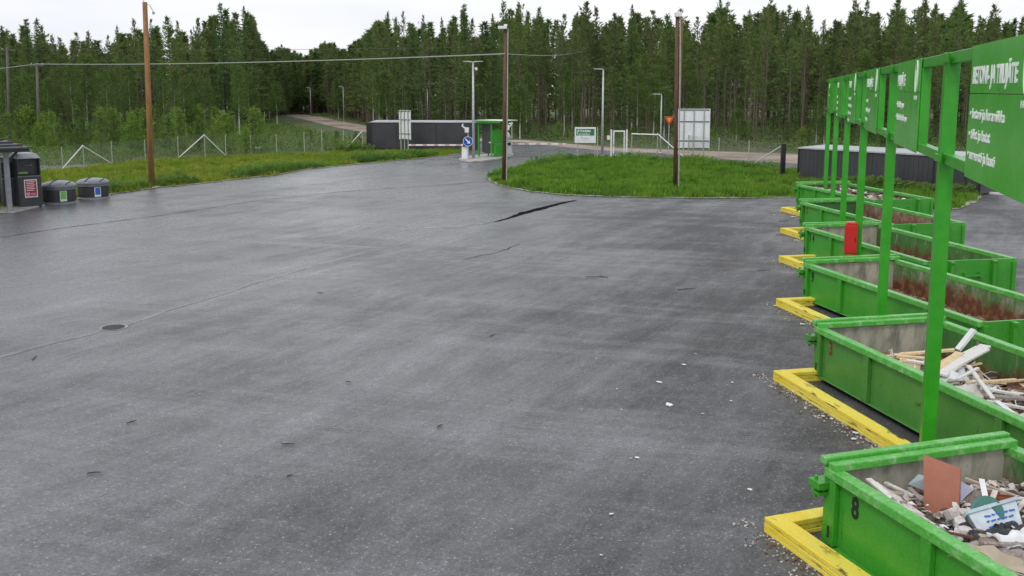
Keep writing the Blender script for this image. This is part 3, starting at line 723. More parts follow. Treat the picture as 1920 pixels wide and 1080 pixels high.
# tub with scribbled side, lid
p = G(1868, 980, .86)
tb_ = thing('plastic_tub', 'pale plastic tub with red and blue print lying tipped in skip 8', 'tub', (p.x, p.y, p.z), R(14))
tb_.rotation_euler = (R(-48), R(-6), R(14))
b = MB(); b.add([(-.27, -.05, -.12), (.23, -.05, -.10), (.17, .14, -.14), (-.19, .14, -.14), (-.31, -.10, .13), (.28, -.10, .15), (.23, .20, .13), (-.25, .20, .12)],
                [(0, 3, 2, 1), (0, 1, 5, 4), (1, 2, 6, 5), (2, 3, 7, 6), (3, 0, 4, 7)])
b.build('body', M['tub'], tb_, bevel=.012)
b = MB()
for a_, c_ in (((-.32, -.11, .13), (.29, -.11, .155)), ((.29, -.11, .155), (.24, .21, .135)), ((.24, .21, .135), (-.26, .21, .125)), ((-.26, .21, .125), (-.32, -.11, .13))):
    b.bar(a_, c_, .03, .035)
b.build('tub_rim', M['pale_blue'], tb_)
b = MB()
for i in range(3):
    x = -.15
    while x < .16:
        l = random.uniform(.02, .07); z = .06 - i * .055; yq = -.056 - .2 * (z + .12); b.bar((x, yq, z), (x + l, yq, z + random.uniform(-.008, .008)), .006, .016); x += l + .02
b.build('print', M['blue'], tb_)
p = G(1850, 960, .96)
b = MB(); b.lathe([(.0, 0), (.15, 0), (.16, .008), (.16, .03), (.14, .034)], 28)
o = b.build('tub_lid', M['teal']); o.location = p; o.rotation_euler = (R(62), R(8), R(-10)); tag(o, 'round teal plastic lid leaning behind the tub in skip 8', 'dish')
crumple('cloth_piece', 'large beige crumpled cloth hanging over the rubble near the rim of skip 8', 'cloth', M['beige'], G(1876, 1040, .86), .9, .5, .22, -.6, 6)
crumple('cloth_piece', 'brown patterned cloth beside the beige one in skip 8', 'cloth', M['wood_grey'], G(1905, 1035, .88), .4, .5, .2, .4, 8)
crumple('plastic_bag', 'black plastic bag in the middle of skip 8 below the tub', 'bag', M['black'], G(1840, 1008, .84), .55, .35, .25, .2, 9)
crumple('plastic_bag', 'long black rolled plastic to the right of the tub in skip 8', 'bag', M['black'], G(1893, 995, .88), .7, .2, .16, .5, 10)
crumple('paper_piece', 'white crumpled paper at the right edge of skip 8', 'paper', M['white'], G(1910, 1008, .92), .45, .3, .15, .3, 11)
for i, (px, py, lab) in enumerate([(1785, 965, 'cream plaster lump right under the terracotta board'), (1800, 985, 'pale lump of plaster left of the tub'), (1815, 968, 'white block of plaster above the tub corner'), (1826, 975, 'white brick shaped block touching the tub'), (1808, 1000, 'angular white plaster piece below the lumps')]):
    q = G(px, py, .86); rr = random.Random(i); b = MB()
    pts = [(.10 * math.cos(a * 1.05) * rr.uniform(.7, 1.3), .07 * math.sin(a * 1.05) * rr.uniform(.7, 1.3)) for a in range(6)]
    b.prism(pts, -.05, .06); o = b.build('plaster_lump', M['plaster'], bevel=.012); o.location = q; o.rotation_euler = (rr.gauss(0, .4), rr.gauss(0, .4), rr.uniform(0, 3))
    tag(o, lab + ' in skip 8', 'plaster', 'plaster lumps in skip 8')
for i, (a, c, w_) in enumerate([((1628, 898, .90), (1692, 950, .84), .07), ((1640, 905, .88), (1730, 968, .84), .06), ((1660, 905, .86), (1712, 930, .84), .05), ((1672, 935, .86), (1748, 985, .86), .08),
                                ((1700, 972, .88), (1790, 1030, .86), .07), ((1722, 985, .9), (1812, 1046, .88), .06), ((1705, 915, .84), (1728, 938, .84), .05), ((1765, 985, .86), (1802, 1012, .86), .05)]):
    b = MB(); b.bar(G(*a), G(*c), w_, .02); solo(b, 'board_strip', ['ragged whitish board strip along the near rim of skip 8, highest of them', 'long whitish strip behind the near rim of skip 8', 'short pale strip in front of the skip 8 door',
        'broad pinkish strip below the terracotta board in skip 8', 'white strip lying along the rim below the terracotta board in skip 8', 'lowest white strip along the rim of skip 8', 'stub of board beside the pale blue sheet in skip 8', 'thin white curl of board left of the black bag in skip 8'][i], 'board', M[['wood_white', 'plaster', 'plaster', 'plaster', 'wood_white', 'white', 'wood_grey', 'white'][i]], group='board strips in skip 8')

# ------------------------------------------------------------------ litter on the asphalt
lit = [(1254, 762, .16, 'largest white scrap lying alone on the asphalt'), (1283, 686, .09, 'white scrap up the yard from the largest one'), (1236, 719, .10, 'flat whitish scrap left of skip 3'), (1406, 921, .07, 'round white pebble of litter near the yellow kerb of skip 8'),
       (1146, 967, .07, 'small white scrap nearest the bottom of the yard'), (1371, 754, .06, 'small white scrap between the kerbs'), (1317, 778, .05, 'tiny white scrap right of the largest one'), (1165, 770, .04, 'tiny white scrap left of the largest one'),
       (1373, 719, .05, 'small white scrap level with the kerb of skip 3'), (1195, 861, .08, 'pale curled scrap in the open middle of the asphalt'), (1183, 862, .04, 'tiny scrap touching the pale curled one'), (1157, 731, .04, 'tiny scrap far from the kerbs on the dry asphalt'),
       (1127, 1044, .04, 'tiny white speck at the bottom edge of the yard'), (1490, 737, .16, 'white paper scrap against the kerb of skip 3'), (1505, 610, .14, 'white scrap between the kerbs of skips 9 and 3'), (1543, 783, .08, 'pale scrap in the dirt along the kerb of skip 3'),
       (1560, 788, .07, 'second pale scrap in the dirt along the kerb of skip 3'), (1605, 815, .12, 'splinter of white wood near the far end of the kerb of skip 3'), (1600, 826, .1, 'second white splinter near the far end of the kerb of skip 3'), (1488, 408, .22, 'white paper lying before the kerb of skip 15'),
       (1493, 452, .16, 'white paper lying before the kerb of skip 14'), (1118, 674, .05, 'tiny white scrap in the middle distance of the yard'), (1452, 404, .12, 'white scrap on the asphalt near the farthest kerb'), (1453, 575, .1, 'white scrap at the corner of the kerb of skip 9'), (1304, 665, .04, 'tiny pale speck up the yard')]
for i, (px, py, s, lab) in enumerate(lit):
    q = G(px, py); rr = random.Random(i + 50); b = MB()
    pts = [(s * .5 * math.cos(a) * rr.uniform(.6, 1.2), s * .35 * math.sin(a) * rr.uniform(.6, 1.2)) for a in [k * math.pi / 3 for k in range(6)]]
    b.prism(pts, 0, s * .12); o = b.build('litter_scrap', M['white'], bevel=s * .02); o.location = (q.x, q.y, .022); o.rotation_euler = (rr.uniform(-.15, .15), .1, rr.uniform(-.5, .5))
    tag(o, lab, 'litter', 'white scraps of litter on the asphalt')
stk = [(1097, 519, 1141, 519, 'longest dark stick lying level in the middle of the yard'), (1124, 517, 1140, 520, 'short dark twig touching the longest stick'), (1270, 543, 1304, 540, 'dark stick right of the longest one'), (528, 832, 552, 832, 'dark stick lying alone in the left half of the yard'),
       (163, 887, 190, 885, 'dark twig near the bottom left'), (238, 793, 256, 788, 'short dark twig above the bottom left one'), (60, 674, 69, 666, 'short twig left of the manhole'), (820, 800, 830, 796, 'short twig in the lower middle of the yard'),
       (648, 715, 658, 716, 'tiny dark twig in the middle of the yard'), (595, 548, 606, 549, 'tiny dark chip beyond the manhole'), (1455, 440, 1478, 441, 'dark stick near the kerb of skip 14'), (1460, 415, 1480, 414, 'dark stick near the kerb of skip 15'), (538, 893, 549, 890, 'tiny twig near the bottom of the yard'),
       (1420, 507, 1445, 506, 'dark twig left of the kerb of skip 9'), (918, 630, 928, 627, 'faint short twig in the open yard')]
for x0, y0, x1, y1, lab in stk:
    b = MB(); a = G(x0, y0, .03); c = G(x1, y1, .03); mid = (a + c) / 2 + Vector((0, .015, .0)); b.tube([a, mid, c], [.008, .010, .005], 6); solo(b, 'stick', lab, 'stick', M['black'], group='dark sticks on the asphalt')
# crumbs of gravel along the kerbs
b = MB(); rr = random.Random(4)
for n, (px, py), th, lab in kerbs:
    q = G(px, py, .2)
    for i in range(420 if n in '83' else 200):
        s = rr.uniform(.006, .022); t = rr.uniform(-4, .4); u = -abs(rr.gauss(.03, .2)) * rr.random() ** .5; x = q.x + u * math.cos(th) - t * math.sin(th); y = q.y + u * math.sin(th) + t * math.cos(th)
        b.prism([(x + s * math.cos(a) * rr.uniform(.6, 1.2), y + s * math.sin(a) * rr.uniform(.6, 1.2)) for a in (0, 1.6, 3.1, 4.7)], .013, .013 + s * .7, rr.choice((0, 0, 1, 2)))
tag(b.build('gravel_crumbs', [M['concrete'], M['wood_brown'], M['plaster']]), 'crumbs of gravel and splinters scattered along the yellow kerbs', 'gravel', kind='stuff')

# ------------------------------------------------------------------ wooden poles, cable
def round_pole(name, label, px, ybase, pxtop, ytop, r, m, group='tall wooden poles at the yard'):
    q = G(px, ybase); zt = Zat(q.y, ytop); xt = Xat(q.y, pxtop, zt)
    t = thing(name, label, 'pole', (q.x, q.y, 0), 0, group)
    b = MB(); b.tube([(0, 0, -.1), ((xt - q.x) * .5, 0, zt * .5), (xt - q.x, 0, zt)], [r, r * .88, r * .76], 14)
    b.build('shaft', m, t, smooth=True)
    return t, xt - q.x, zt
t, dx, zt = round_pole('utility_pole', 'reddish brown wooden pole on the verge right of the round bins', 285, 352, 271.5, 4, .16, M['pole_wood'])
b = MB(); b.lathe([(.42, .0), (.42, .06), (.36, .09)], 20); b.build('base_ring', M['concrete'], t)
b = MB(); b.tube([(dx, 0, zt - .1), (dx + .25, 0, zt - .15), (dx + .42, 0, zt - .5)], .02, 6); b.lathe([(.0, 0)], 3) if 0 else None
b.tube([(dx + .42, 0, zt - .5), (dx + .42, 0, zt - .62)], .07, 8); b.tube([(dx - .05, 0, zt), (dx - .05, 0, zt + .25)], .02, 6); b.build('insulator', M['galv_post'], t)
t2, dx2, zt2 = round_pole('utility_pole', 'dark brown wooden pole with white lamp at the tip of the lawn', 945, 342, 948, 54, .125, M['pole_dark'])
b = MB(); b.box(dx2 - .42, dx2 + .08, -.25, .1, zt2 - .02, zt2 + .14); b.box(dx2 - .1, dx2 + .1, -.1, .1, zt2 + .141, zt2 + .25); b.build('lamp', M['white'], t2, bevel=.02)
b = MB(); b.tube([(.14, -.09, 0), (.14 + dx2 * .5, -.09, zt2 * .5), (dx2 + .13, -.07, zt2)], .035, 6); b.build('conduit', M['galv_post'], t2)
t3, dx3, zt3 = round_pole('utility_pole', 'very dark wooden pole with a white box on top, standing in the lawn', 1266, 357, 1270, 32, .12, M['pole_dark'])
b = MB(); b.box(dx3 - .14, dx3 + .2, -.2, .1, zt3, zt3 + .24); b.build('lamp', M['white'], t3, bevel=.03)
b = MB(); b.tube([(.16, -.08, 0), (.16 + dx3 * .5, -.08, zt3 * .5), (dx3 + .15, -.07, zt3)], .035, 6); b.build('conduit', M['galv_post'], t3)
b = MB(); b.tube([(dx3 + .235, .0, 4.3), (dx3 + .245, .0, zt3 - .1)], .05, 8); b.build('cable_duct', M['pole_wood'], t3)
t4, dx4, zt4 = round_pole('utility_pole', 'thin grey pole at the left edge in front of the forest', 18, 270, 13, 88, .14, M['pole_grey'], 'thin grey line poles by the forest')
b = MB(); b.box(dx4 - .8, dx4 + .8, -.06, .06, zt4 - .35, zt4 - .25); b.build('cross_arm', M['pole_grey'], t4)
t5, dx5, zt5 = round_pole('utility_pole', 'thin grey pole with a short cross arm carrying the overhead cable', 74, 275, 69, 118, .14, M['pole_grey'], 'thin grey line poles by the forest')
b = MB(); b.box(dx5 - .6, dx5 + .6, -.06, .06, zt5 - .25, zt5 - .15); b.build('cross_arm', M['pole_grey'], t5)
b = MB(); b.tube([(dx5 - .5, 0, zt5 - .15), (dx5 - .5, 0, zt5)], .05, 6); b.tube([(dx5 + .5, 0, zt5 - .15), (dx5 + .5, 0, zt5)], .05, 6); b.build('insulator', M['galv'], t5)
def cable(label, pts, r, m=None):
    b = MB(); P = []
    for i in range(len(pts) - 1):
        a, c = Vector(pts[i]), Vector(pts[i + 1]); L = (c - a).length
        for k in range(16):
            u = k / 16; P.append(a.lerp(c, u) - Vector((0, 0, 4 * .004 * L * u * (1 - u))))
    P.append(Vector(pts[-1])); b.tube(P, r, 5); return solo(b, 'overhead_cable', label, 'cable', m or M['cable'])
A5 = t5.location + Vector((dx5, -.1, zt5 - .1)); A2 = t2.location + Vector((dx2 * .8, -.12, Zat(t2.location.y, 101)))
AL = Vector((Xat(95, -160), 95, Zat(95, 146)))
AR = Vector((Xat(121, 1090), 121, Zat(121, 96)))
cable('thick pale overhead cable running from the forest pole to the pole by the barriers', [AL, A5, A2], .036)
cable('faint thin cable running on from the pole by the barriers into the forest', [A2, AR], .02)
A4 = t4.location + Vector((dx4, -.1, zt4 - .2))
cable('thin upper line from the leftmost grey pole across the forest', [Vector((Xat(90, -200), 90, Zat(90, 98))), A4, Vector((Xat(100, 900), 100, Zat(100, 88)))], .016, M['pole_grey'])

# ------------------------------------------------------------------ lamp posts
def lamp_post(px, yb, yt, label, arms=1, r=.055, group='grey street lamps along the roads'):
    q = G(px, yb); zt = Zat(q.y, yt)
    t = thing('street_lamp', label, 'street lamp', (q.x, q.y, 0), 0, group)
    b = MB(); b.tube([(0, 0, 0), (0, 0, zt * .5), (0, 0, zt)], [r * 1.3, r, r * .75], 10); b.build('pole', M['galv'], t, smooth=True)
    b = MB(); b.lathe([(r * 2.6, 0), (r * 2.6, .03), (r * 1.6, .10)], 12); b.build('base_plate', M['galv'], t)
    for sg in ((-1,) if arms == 1 else (-1, 1)):
        b = MB(); b.add([(0, -.05, zt), (sg * .25, -.1, zt + .02), (sg * .72, -.1, zt + .05), (sg * .76, 0, zt + .05), (sg * .72, .1, zt + .05), (sg * .25, .1, zt + .02), (0, .05, zt),
                         (0, -.05, zt + .07), (sg * .25, -.1, zt + .11), (sg * .72, -.1, zt + .10), (sg * .76, 0, zt + .09), (sg * .72, .1, zt + .10), (sg * .25, .1, zt + .11), (0, .05, zt + .07)],
                        [tuple(range(7)), tuple(range(7, 14))[::-1]] + [(i, i + 7, (i + 1) % 7 + 7, (i + 1) % 7) for i in range(7)])
        b.build('lamp_head', M['galv'], t, bevel=.01)
    return t
lp = lamp_post(888, 300, 117, 'white double headed lamp post on the island beside the green booth', 2, .085)
b = MB(); z = Zat(lp.location.y, 128); b.tube([(.05, 0, z), (.2, 0, z)], .03, 6); b.box(.15, .32, -.09, .09, z - .14, z + .06); b.build('camera_box', M['white'], lp)
lamp_post(583, 218, 165, 'most distant small lamp post beside the gravel track')
lamp_post(645, 229, 163, 'small lamp post beside the gravel track left of the long grey container')
lamp_post(802, 240, 168, 'lamp post rising behind the middle of the long grey container')
lamp_post(1129, 293, 131, 'tall lamp post between the green headed sign and the gate frame', r=.08)
lamp_post(1238, 287, 178, 'short lamp post left of the triangular sign')

# ------------------------------------------------------------------ charcoal buildings
def clad_box(b, x0, x1, y0, y1, z0, z1, pitch, mi=0):
    """box with trapezoid ribbed long sides"""
    b.box(x0, x1, y0, y1, z0, z1, mi)
    x = x0 + pitch / 2
    while x < x1 - pitch / 2:
        b.box(x - pitch * .22, x + pitch * .22, y0 - .014, y0 - .0005, z0 + .02, z1 - .02, mi)
        b.box(x - pitch * .22, x + pitch * .22, y1 + .0005, y1 + .014, z0 + .02, z1 - .02, mi); x += pitch
def shed(name, label, pl, pr, h, depth, pitch, roof_mat, trim=True):
    a = Vector(pl[:2]); c = Vector(pr[:2]); d = c - a; L = d.length; th = math.atan2(d.y, d.x)
    t = thing(name, label, 'building', (a.x, a.y, 0), th)
    b = MB(); clad_box(b, 0, L, 0, depth, .08, h - .08, pitch); b.build('wall', M['charcoal'], t)
    b = MB(); b.box(-.06, L + .06, -.08, depth + .08, h - .08, h - .005); b.add([(-.06, -.08, h - .005), (L + .06, -.08, h - .005), (L + .06, depth + .08, h + .06), (-.06, depth + .08, h + .06)], [(0, 1, 2, 3)]); b.build('roof', roof_mat, t)
    b = MB()
    for x in (0, L): b.box(x - .05, x + .05, -.045, -.026, .08, h - .08)
    b.box(.051, L - .051, -.04, -.026, .08, .18)
    b.build('corner_trim', M['charcoal_trim'], t)
    return t, L
ga, gb = G(697, 281), G(893, 282)
s1, L1 = shed('site_container', 'long low charcoal container with a pale flat roof left of the green booth', ga, gb, Zat(ga.y, 228), 2.4, .22, M['roof_light'])
b = MB(); b.box(-.5, -.07, .25, 2.0, .05, Zat(ga.y, 230)); b.build('side_box', M['black'], s1, bevel=.01)
b = MB(); b.box(.0, L1, .02, 2.3, 0, .079); b.build('plinth', M['pole_grey'], s1)
for x in (L1 * .245, L1 * .62):
    b = MB(); b.box(x - .02, x + .02, -.042, -.027, .1, Zat(ga.y, 230) - .1); b.build('panel_joint', M['black'], s1)
ga, gb = G(1496, 338), G(1836, 367)
s2, L2 = shed('site_container', 'long low charcoal shed of ribbed sheet with a pale roof edge behind the skips', ga, gb, Zat(ga.y, 276), 2.6, .26, M['roof_light'])
for x in (L2 * .77, L2 * .93):
    b = MB(); b.box(x - .04, x + .04, -.05, -.027, .1, 1.85); b.build('panel_joint', M['charcoal_trim'], s2)
# white kerb stones beyond the shed corner
for i, y in enumerate((357, 362)):
    a = G(1838, y); c = G(1905, y + 6); b = MB(); b.bar(a + Vector((0, 0, .06)), c + Vector((0, 0, .06)), .28, .10)
    solo(b, 'white_beam', ['farther of two white beams on the asphalt right of the shed', 'nearer of two white beams on the asphalt right of the shed'][i], 'beam', M['white'], .01, 'white beams by the shed')

# ------------------------------------------------------------------ island, booth, barriers
isl = Gs([(860, 301.5), (866, 304), (884, 305.5), (905, 304.5), (935, 300.5), (962, 294), (963, 291), (955, 289), (925, 291), (890, 294), (865, 298)])
cx = sum(p[0] for p in isl) / len(isl); cy = sum(p[1] for p in isl) / len(isl)
b = MB(); b.prism([(x - cx, y - cy) for x, y in isl], .0, .14); o = b.build('traffic_island', M['concrete'], bevel=.03); o.location = (cx, cy, .013)
tag(o, kind='structure')
IZ = .153
qA = G(898, 297); qB = G(921, 299); qC = G(943, 294)
v1 = Vector((qB.x - qA.x, qB.y - qA.y)); th = math.atan2(v1.y, v1.x)
BW, BD, BH = 1.05, 2.2, Zat(qA.y, 226)
th = R(-38)
bo = thing('service_booth', 'bright green open steel booth with a grey door and flat roof on the island', 'booth', (qA.x, qA.y, IZ), th)
BW = 1.25; BD = 1.15
def pst(b, x, y, h): b.box(x - .05, x + .05, y - .05, y + .05, 0, h)
H1 = BH - .3
for x, y in ((0, 0), (BW, 0), (0, BD), (BW, BD)):
    b = MB(); pst(b, x, y, H1); b.build('post', M['frame_green'], bo, bevel=.006)
b = MB(); b.box(-.18, BW + 1.0, -.22, BD + .8, H1 + .10, H1 + .16); b.box(-.18, BW + 1.0, -.24, -.221, H1 + .02, H1 + .17)
b.build('roof', M['frame_green'], bo)
b = MB(); b.box(-.2, BW + 1.02, -.2, BD + .78, H1 + .161, H1 + .19); b.build('roof_sheet', M['strip_white'], bo)
b = MB(); b.box(.051, BW - .051, -.04, .04, H1 - .1, H1 - .001); b.box(-.04, .04, .051, BD - .051, H1 - .1, H1 - .001); b.box(BW - .04, BW + .04, .051, BD - .051, H1 - .1, H1 - .001); b.build('frame_beam', M['frame_green'], bo)
b = MB(); b.box(.0, .2, .4, .46, .3, H1 - .11); b.box(BW - .2, BW - .06, .4, .46, .3, H1 - .11); bd = b.build('back_wall', M['charcoal'], bo)
b = MB(); b.box(.201, BW - .201, .39, .45, .25, H1 - .12); dr = b.build('door', M['door_grey'], bo)
b = MB(); b.box(.7, .9, .35, .389, 1.02, 1.12); b.build('handle', M['white'], dr)
b = MB(); b.box(BW - .03, BW + .03, .06, BD + .35, .98, 2.05); b.box(BW - .08, BW + .10, .3, BD + .35, .04, .95)
for yy in (.5, .8, 1.1): b.box(BW + .101, BW + .13, yy - .03, yy + .03, .03, .93)
b.build('side_cabinet', M['frame_green'], bo, bevel=.01)
b = MB(); b.box(BW - .04, BW + .06, BD + .5, BD + .6, 0, H1 + .09); b.build('post', M['frame_green'], bo)
b = MB(); b.box(BW + .031, BW + .10, BD + .2, BD + .34, 1.1, 1.25); b.build('card_reader', M['white'], bo)

def barrier(px, yb, label, direction, ylen_px, yarm):
    q = G(px, yb); t = thing('barrier_gate', label, 'barrier', (q.x, q.y, IZ), 0, 'striped boom barriers on the island')
    b = MB(); b.box(-.24, .20, -.18, .18, 0, 1.0); b.box(-.26, .22, -.20, .20, 1.001, 1.06); b.build('housing', M['white'], t, bevel=.015)
    b = MB(); b.box(-.16, .14, -.185, -.181, .1, .85); b.build('hatch', M['offwhite'], t)
    L = abs(ylen_px) * q.y / 1800; z = Zat(q.y, yarm) - IZ
    b = MB(); y = -.26
    b.box(min(0, direction * L), max(0, direction * L), y - .03, y + .03, z - .055, z + .055)
    arm = b.build('boom', M['white'], t)
    b = MB(); n = 5
    for i in range(n):
        x = direction * L * (i + .55) / n; b.box(x - .16, x + .16, y - .033, y + .033, z - .03, z + .035)
    b.build('stripe', M['red_stripe'], arm)
    b = MB(); b.box(-.12, .12, y - .06, y + .06, z - .1, z + .1); b.tube([(0, y + .05, z), (0, -.17, z)], .05, 8); b.build('hub', M['black'], t)
    return t
b1 = barrier(872, 301, 'white barrier with its boom reaching left in front of the long grey container', -1, 106, 271.5)
b2 = barrier(955, 293, 'white barrier with its boom reaching right over the entrance road', 1, 106, 269.5)
b = MB(); b.box(-.22, .18, -.17, .17, 1.061, 1.10); b.build('cap', M['pale_blue'], b2)
# camera mast on barrier 1, round blue sign
q = G(878, 302)
t = thing('camera_mast', 'slim white mast with two cameras beside the left barrier', 'camera mast', (q.x - .02, q.y + .35, IZ))
zt = Zat(q.y, 240) - IZ
b = MB(); b.tube([(0, 0, 0), (0, 0, zt - .1)], .035, 8); b.build('mast', M['galv'], t)
b = MB(); b.box(-.24, .06, -.12, .12, zt - .35, zt + .02); b.build('camera_box', M['white'], t, bevel=.02)
b = MB(); b.bar((-.2, 0, zt - .05), (-.42, -.1, zt + .14), .12, .1); b.bar((-.42, -.1, zt + .14), (-.36, -.1, zt + .3), .1, .1); b.build('camera_arm', M['white'], t)
t = thing('road_sign', 'round blue sign with a white arrow pointing down right at the island', 'road sign', (q.x, q.y - .35, IZ - .14))
zc = Zat(q.y, 265)
b = MB(); b.tube([(0, .04, 0), (0, .04, zc)], .03, 8); b.build('post', M['galv'], t)
RS = .36
def disc(b, r, y0, y1, mi=0, n=32):
    T = Matrix.Translation((0, 0, zc)) @ rx(R(90)); b.prism([(r * math.cos(2 * math.pi * i / n), r * math.sin(2 * math.pi * i / n)) for i in range(n)], y0, y1, mi, T)
b = MB(); disc(b, RS, 0, .012); pw = b.build('plate', M['white'], t)
b = MB(); disc(b, RS * .91, .0125, .016); b.build('blue_face', M['signblue'], pw)
b = MB(); T = Matrix.Translation((0, -.0165, zc)) @ Matrix.Rotation(R(45), 4, 'Y') @ rx(R(90))
b.prism([(-.26, -.045), (.04, -.045), (.04, -.15), (.24, 0), (.04, .15), (.04, .045), (-.26, .045)], 0, .003, 0, T); b.build('arrow', M['white'], pw)
# card reader / camera post at the right end of the island
q = G(950, 291)
t = thing('camera_mast', 'short white camera mast at the right end of the island behind the dark pole', 'camera mast', (q.x, q.y + .3, IZ))
zt = Zat(q.y, 235) - IZ
b = MB(); b.tube([(0, 0, 0), (0, 0, zt)], .035, 8); b.build('mast', M['galv'], t)
b = MB(); b.box(.0, .22, -.1, .1, zt - .4, zt + .0); b.bar((.2, 0, zt - .2), (.42, -.1, zt + .12), .1, .1); b.bar((.15, -.1, zt + .12), (.5, -.1, zt + .16), .1, .1); b.build('camera_box', M['white'], t, bevel=.02)
b = MB(); b.lathe([(0, .9), (.30, 1.1), (.33, 1.35), (.2, 1.62), (.05, 1.75)], 16); b.build('mirror', M['galv'], t, smooth=True)

# ------------------------------------------------------------------ boards and road signs
def backboard(name, label, px0, px1, yt, yb, ybase, rz, wid, nleg, nbar):
    q = G((px0 + px1) / 2, ybase); zt = Zat(q.y, yt); zb = Zat(q.y, yb); w2 = wid / 2
    t = thing(name, label, 'sign board', (q.x, q.y, 0), rz)
    b = MB(); b.box(-w2, w2, 0, .03, zb, zt); b.box(-w2, -w2 + .04, -.02, -.001, zb, zt); b.box(w2 - .04, w2, -.02, -.001, zb, zt); pn = b.build('board', M['offwhite'], t)
    xs = [-w2 * .62 + (1.24 * w2) * i / (nleg - 1) for i in range(nleg)]
    for x in xs:
        b = MB(); b.box(x - .035, x + .035, -.10, -.04, 0, zt + .06); b.build('leg', M['galv_post'], t)
    b = MB()
    for i in range(nbar):
        z = [zt - .08, zt - (zt - zb) * .32, zb + (zt - zb) * .2, zb + .03][i]
        b.box(-w2 + .05, w2 - .05, -.039, -.021, z - .03, z + .03)
    b.build('cross_bar', M['charcoal_trim'], t); return t
backboard('sign_board', 'large white board seen from behind, beside the dark lawn pole', 1269, 1329, 204, 279, 303, R(-4), 2.32, 3, 4)
backboard('sign_board', 'tall white board seen from behind before the long grey container', 749, 771, 207, 262, 284, R(-38), 1.35, 3, 4)
q = G(1097, 299); wd = 40 * q.y / 1800; zt = Zat(q.y, 238.5); zb = Zat(q.y, 268)
t = thing('notice_board', 'white notice board with a dark green heading on legs beside the entrance', 'notice board', (q.x, q.y, 0), R(-6))
b = MB(); b.box(-wd / 2, wd / 2, -.03, .03, zb, zt); nb = b.build('board', M['white'], t, bevel=.01)
b = MB(); b.box(-wd / 2 + .1, wd / 2 - .12, -.036, -.031, zt - .62, zt - .12); hd = b.build('heading_field', M['sign_green'], nb)
text('JÄTEASEMA', .25, M['text_white'], hd, (-wd / 2 + .16, -.038, zt - .37), sx=.82, off=.004)
text('Tervetuloa', .22, M['text_white'], hd, (-wd / 2 + .16, -.038, zt - .58), sx=1.0, off=.002)
b = MB(); b.box(-.12, .3, -.036, -.031, zb + .30, zb + .36); b.box(-.25, .35, -.036, -.031, zb + .18, zb + .21); b.box(-.32, -.2, -.036, -.031, zb + .34, zb + .44); b.build('small_print', M['galv'], nb)
for x in (-wd / 2 + .2, wd / 2 - .06, wd / 2 + .12):
    b = MB(); b.box(x - .03, x + .03, .035, .09, 0, zt + .02 if x > 0 else zt - .1); b.build('leg', M['galv_post'], t)
# gate frame
q = G(1160, 297); t = thing('pedestrian_gate', 'white framed narrow wire gate standing alone between the notice board and the railing', 'gate', (q.x, q.y, 0), R(-3))
s = q.y / 1800; zt = Zat(q.y, 243)
for x in (-14.5 * s, 14.5 * s): b = MB(); b.box(x - .06, x + .06, -.06, .06, 0, zt); b.build('post', M['white'], t)
b = MB(); xi = 11 * s
b.box(-xi, -xi + .09, -.03, .03, .12, zt - .06); b.box(xi - .09, xi, -.03, .03, .12, zt - .06); b.box(-xi + .091, xi - .091, -.03, .03, zt - .17, zt - .06); b.box(-xi + .091, xi - .091, -.03, .03, .12, .30); lf = b.build('gate_leaf', M['white'], t)
b = MB()
for i in range(-4, 5): b.box(i * .085 - .003, i * .085 + .003, -.003, .003, .3, zt - .17)
b.build('wire_mesh', M['wire'], lf)
b = MB(); b.box(-xi - .02, -xi + .11, -.08, -.031, 1.0, 1.15); b.build('lock', M['galv'], lf)
b = MB(); b.box(-14.5 * s - .33, -14.5 * s - .09, -.04, -.02, Zat(q.y, 262), Zat(q.y, 254)); b.build('sign_plate', M['white'], t)
# give way sign
q = G(1253, 297); t = thing('give_way_sign', 'orange and red triangular give way sign on a thin post left of the dark pole', 'road sign', (q.x, q.y, 0), R(-4)); zt = Zat(q.y, 218); sc_ = q.y / 1800
b = MB(); b.tube([(0, 0, 0), (0, 0, zt - .1)], .03, 8); b.build('post', M['galv'], t)
def tri(b, r, y0, y1):
    zc_ = zt - .24; b.prism([(-r * .87, r * .5), (0, -r), (r * .87, r * .5)], y0, y1, 0, Matrix.Translation((0, -.035, zc_)) @ rx(R(90)))
b = MB(); tri(b, .44, -.01, .008); pp = b.build('plate', M['galv'], t)
b = MB(); tri(b, .42, .0085, .012); b.build('border', M['label_red'], pp)
b = MB(); tri(b, .25, .0125, .016); b.build('field', M['orange'], pp)

